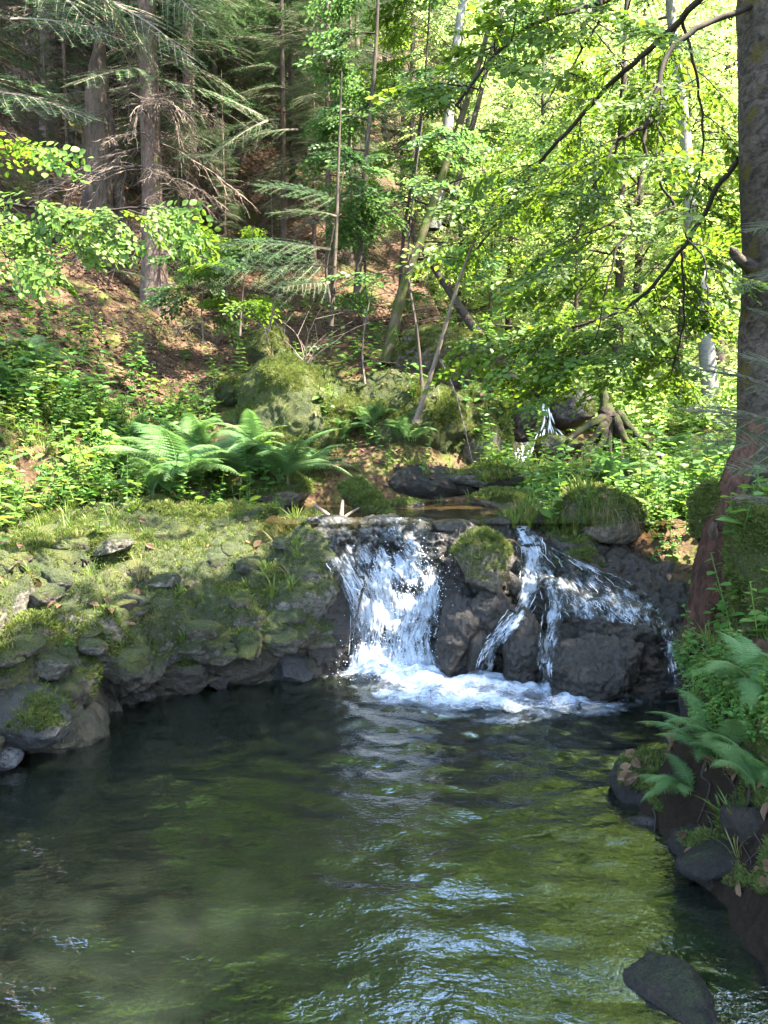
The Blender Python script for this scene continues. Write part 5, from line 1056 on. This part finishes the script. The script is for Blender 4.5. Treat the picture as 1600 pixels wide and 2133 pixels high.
v, f, r = scatter(BL, BM, MOSST, .5, 1.1, .3, 14); kind(mk('bank_moss', [(v, f, 0, r)], M['moss'], smooth=False), 'stuff')
v, f, r = scatter(UP, UN, HERB, .6, 1.5, .75, 3); kind(mk('undergrowth', [(v, f, 0, r)], M['herb'], smooth=False), 'stuff')
v, f, r = scatter(*ground_pts(1500, (2.2, 8, 11.5, 18), 77), HERB, 1.4, 2.8, .75, 4); kind(mk('sunny_undergrowth', [(v, f, 0, r)], M['beech_sun_tint'], smooth=False), 'stuff')  # herbs share the leaf colour that has sunlight put into it
gp = []; gn = []
for n, rg, kp in [(170, (-4.2, -.55, 4.4, 7.3), None), (700, (-4.5, 0, 7, 9), None), (500, (1.3, 3.2, 6, 9), None), (220, (.95, 1.6, 6.05, 6.7), None), (350, (-.6, 2, 8, 9), None), (300, (1.3, 3, 2.6, 5), None)]:
    p, m = ground_pts(n, rg, n + 5, kp); gp += p; gn += m
gi = [i for i, p in enumerate(gp) if not (p[0] > -.6 and p[0] < .95 and 5.2 < p[1] < 7.9)]
v, f, r = scatter([gp[i] for i in gi], [gn[i] for i in gi], TUFT, .5, 1.1, .6, 5); kind(mk('grass', [(v, f, 0, r)], M['grass'], smooth=False), 'stuff')
def moss_mask(lo=.05, sc=2.6, th=-.05, seed=71): return lambda c, n: sstep(lo, lo + .5, n[:, 2]) * (.06 + sstep(th, th + .35, fbm(c * sc, 4, seed)))
mp, mn = [], []
p, m = sample(SV, SF, 50000, moss_mask(-.15, 2.2, .08)); mp.append(p); mn.append(m)
for V_, F_, o_ in ROCKS:
    if o_.data.materials[0] in (M['mossrock'], M['boulder'], M['damp'], M['shelf']):
        big = np.ptp(V_, axis=0).max(); k = int(2600 * big ** 1.4 + 300); k = int(k * (.3 if o_.data.materials[0] == M['damp'] else 1.6)); p, m = sample(V_, F_, k, moss_mask(-.25 if o_.data.materials[0] == M['mossrock'] else .1)); mp.append(p); mn.append(m)
mp, mn = np.concatenate(mp), np.concatenate(mn); ok = mp[:, 2] > .22; v, f, r = scatter(mp[ok], mn[ok], MOSST, .8, 2.0, .35, 6); kind(mk('moss', [(v, f, 0, r)], M['moss'], smooth=False), 'stuff')
# dry hanging grass on the two lit boulders
dp, dn = [], []
for V_, F_, nn_ in ((gb[1], gb[2], 60), (capr[1], capr[2], 16)):
    p, m = sample(V_, F_, nn_, lambda c, n: (n[:, 2] > .15) * (n[:, 2] < .8) * (n[:, 1] < .3)); dp.append(p); dn.append(m)
g = np.random.default_rng(9); out = []
for p, m in zip(np.concatenate(dp), np.concatenate(dn)):
    for k in range(5):
        l = g.uniform(.07, .2); s = np.linspace(0, 1, 6)[:, None]; P = p + g.normal(0, .015, 3) + (m * .35 + g.normal(0, .15, 3)) * l * s + np.array([0, -.1, -1]) * l * s ** 2 * .9; out.append((P, np.linspace(.0014, .0006, 6)))
v, f = tubes(out, 3); kind(mk('dry_grass', [(v, f, 0, np.repeat(g.random(len(out)), 18))], M['dry']), 'stuff')
# dead leaves
lp, ln_ = [], []
for n, rg, kp in [(5500, (-8, 1.2, 8, 13), lambda x, y: .9 + 0 * x), (2500, (-10, 1, 12, 18), None), (350, (-4, -.6, 4.5, 7.2), None), (350, (1.3, 3.2, 3, 9), None)]:
    p, m = ground_pts(n, rg, n + 11, kp); lp += p; ln_ += m
g = np.random.default_rng(10); lp += BL[:40]; ln_ += BM[:40]; lp, ln_ = np.array(lp), np.array(ln_); ok = ~wet(lp[:, 0], lp[:, 1]); lp, ln_ = lp[ok], ln_[ok]; d = g.normal(0, 1, lp.shape); Fm = frames(np.cross(ln_, d), ln_ + g.normal(0, .35, lp.shape)); tv = LEAF6[0] * [1, 1, 2.2]
v, f, r = place(tv, LEAF6[1], lp + ln_ * .012, Fm, g.uniform(.04, .085, len(lp))); kind(mk('dead_leaves', [(v, f, 0, r)], M['litter'], smooth=False), 'stuff')

# ------------------------------------------------------------------ pale twigs on the slope, small single plants
for k, (lb, px, py, n, h, mt) in enumerate([
 ('spray of pale dry twigs on the lit slope left of the outcrop top', 455, 715, 9, .9, 'twig'), ('tangle of dry twigs standing above the mossy boulder on the outcrop', 640, 760, 8, .8, 'twig'),
 ('pale splintered sticks at the foot of the sunlit spruce', 365, 700, 7, .45, 'twig'), ('bare thin twigs bending over the leaf litter near the slim poles', 530, 660, 9, .9, 'twig')]):
    p, _ = hit(px, py); g = np.random.default_rng(600 + k); t_ = thing('dry_twigs', lb, 'twigs', p); out = []
    for j in range(n):
        az = g.uniform(0, 2 * PI); l = h * g.uniform(.5, 1.1); s = np.linspace(0, 1, 8)[:, None]; b = g.uniform(.2, .9); P = np.array([math.cos(az) * b, math.sin(az) * b * .6, 1 - .3 * b]) * l * s + np.array([math.cos(az), 0, -.5]) * l * .35 * s ** 2 + np.cumsum(g.normal(0, .012, (8, 3)), 0); out.append((P, np.linspace(.007, .002, 8)))
        for q in (3, 5): e = g.normal(0, .5, 3) + [0, 0, .2]; out.append((np.stack([P[q], P[q] + e * l * .25, P[q] + e * l * .45]), np.array([.004, .003, .0015])))
    v, f = tubes(out, 5); mk('stems', [(v, f, 0, None)], M[mt], t_)
def plant(label, p, h, n, size, seed, mat='herb', lean=.2):
    g = np.random.default_rng(seed); t_ = thing('young_plant', label, 'plant', p); s = np.linspace(0, 1, 8)[:, None]; dr = np.array([g.normal(0, lean), g.normal(0, lean), 1]); P = dr * h * s + np.array([.1, 0, -.05]) * h * s ** 2; v, f = tube(P, np.linspace(.0035, .0015, 8), 5); mk('stem', [(v, f, 0, np.full(len(v), .4))], M[mat], t_)
    pos, d, nn, sz = [], [], [], []
    for k in range(n):
        u = .2 + .8 * k / n; az = k * PI / 2 * 1.03 + g.uniform(-.2, .2); pos.append(P[int(u * 7)] + (P[-1] - P[0]) * 0); d.append([math.cos(az), math.sin(az), g.uniform(-.25, .3)]); nn.append([0, 0, 1] + g.normal(0, .2, 3)); sz.append(size * (1.2 - .6 * u) * g.uniform(.8, 1.1))
    v, f, r = place(*LEAFR, np.array(pos), frames(np.array(d), np.array(nn)), np.array(sz)); mk('foliage', [(v, f, 0, r)], M[mat], t_, smooth=False)
for k, (lb, px, py, h, n, sz, mt) in enumerate([
 ('tiny bright plant on the mossy front of the shelf', 145, 1345, .09, 12, .035, 'young'), ('tall thin plant growing up from the golden moss hump', 205, 1120, .30, 16, .05, 'herb'), ('slender plant on the back of the shelf left of the ferns', 400, 1045, .16, 12, .05, 'herb'),
 ('upright leafy plant between the shelf end and the upper pool', 570, 1072, .22, 18, .06, 'herb'), ('broad-leaved young plant on the slope left of the mossy boulder', 500, 780, .35, 22, .11, 'herb'), ('leafy plant low on the slope below the sunlit spruce', 385, 750, .25, 18, .10, 'herb'),
 ('light green plant at the left edge before the leaf litter', 60, 700, .40, 20, .10, 'young'), ('plant on the far shore of the upper pool beside the flat mossy stone', 1130, 1035, .22, 24, .07, 'herb'), ('glossy dark plant at the foot of the leaning log', 1445, 1420, .28, 26, .06, 'herb'),
 ('leafy plant hanging beside the mossy column on the right', 1545, 1250, .25, 22, .06, 'herb'), ('broad dark leaves over the earth bank at the right edge', 1590, 1480, .30, 24, .07, 'herb'), ('pale-leaved plant under the leaning log by the water', 1500, 1400, .25, 22, .05, 'herb')]):
    p, _ = hit(px, py); plant(lb, p - [0, 0, .01], h, n, sz, 700 + k, mt)

# ------------------------------------------------------------------ unseen crown added to the old beech, laid along sun rays for dappled shade
g = np.random.default_rng(11); cp, cd, cn, cs = [], [], [], []
while len(cp) < 2200:
    tx, ty = g.uniform(-6.5, 4.5), g.uniform(-1.5, 13.5)
    if fbm(np.array([[tx * .9, ty * .9, 0]]), 3, 91)[0] > (.6 if ty < 5.4 else .28 if ty > 8.3 and tx < 0 else .16) or (5.4 < ty < 8.3 and g.random() < .15): continue
    tz = max(0, float(height(np.array([tx]), np.array([ty]), False)[0])); h_ = g.uniform(7.6, 11.5) + .25 * max(ty - 8, 0); p = np.array([tx, ty, tz]) + SUN * (h_ - tz) / SUN[2]
    if p[0] < 0.2 and g.random() < .5: pass
    if any(np.linalg.norm(np.cross(p - q, SUN)) < rr + .55 for q, rr in LP_): continue
    cp.append(p); a = g.uniform(0, 2 * PI); cd.append([math.cos(a), math.sin(a), g.uniform(-.4, .1)]); cn.append(np.array([0, 0, 1]) + g.normal(0, .25, 3)); cs.append(g.uniform(1.0, 1.5))
for _ in range(1000):                                                    # more unseen leaves added to keep sun off the lower pool
    t0 = np.array([g.uniform(-3.4, 2.2), g.uniform(-.5, 5.3), 0]); p = t0 + SUN * g.uniform(8, 11) / SUN[2]
    if any(np.linalg.norm(np.cross(p - q, SUN)) < rr + .55 for q, rr in LP_): continue
    cp.append(p); a = g.uniform(0, 2 * PI); cd.append([math.cos(a), math.sin(a), g.uniform(-.4, .1)]); cn.append(np.array([0, 0, 1]) + g.normal(0, .25, 3)); cs.append(g.uniform(1.0, 1.5))
lf_, tw = put_sprays(cp, cd, cn, cs, SPRAYS)
lw = []; top = TP[-1]
for k in range(7):
    q = cp[k * 200]; s = np.linspace(0, 1, 8)[:, None]; o = TP[int(np.argmin(abs(TP[:, 2] - (q[2] - .8 - g.random() * 2))))]; lw.append((o * (1 - s) + q * s + np.array([0, 0, .5]) * np.sin(PI * s), np.linspace(.03, .008, 8)))
wv, wfc = tubes(lw, 6); mk('limbs', [(wv, wfc, 0, None)], M['bark_beech'], bt)  # unseen branches added to carry the shade leaves
mk('crown', [(lf_[0], lf_[1], 0, lf_[2]), (tw[0], tw[1], 1, None)], [M['beech'], M['twig_dark']], bt, smooth=False)  # unseen shade leaves, added and shaped by the sun direction
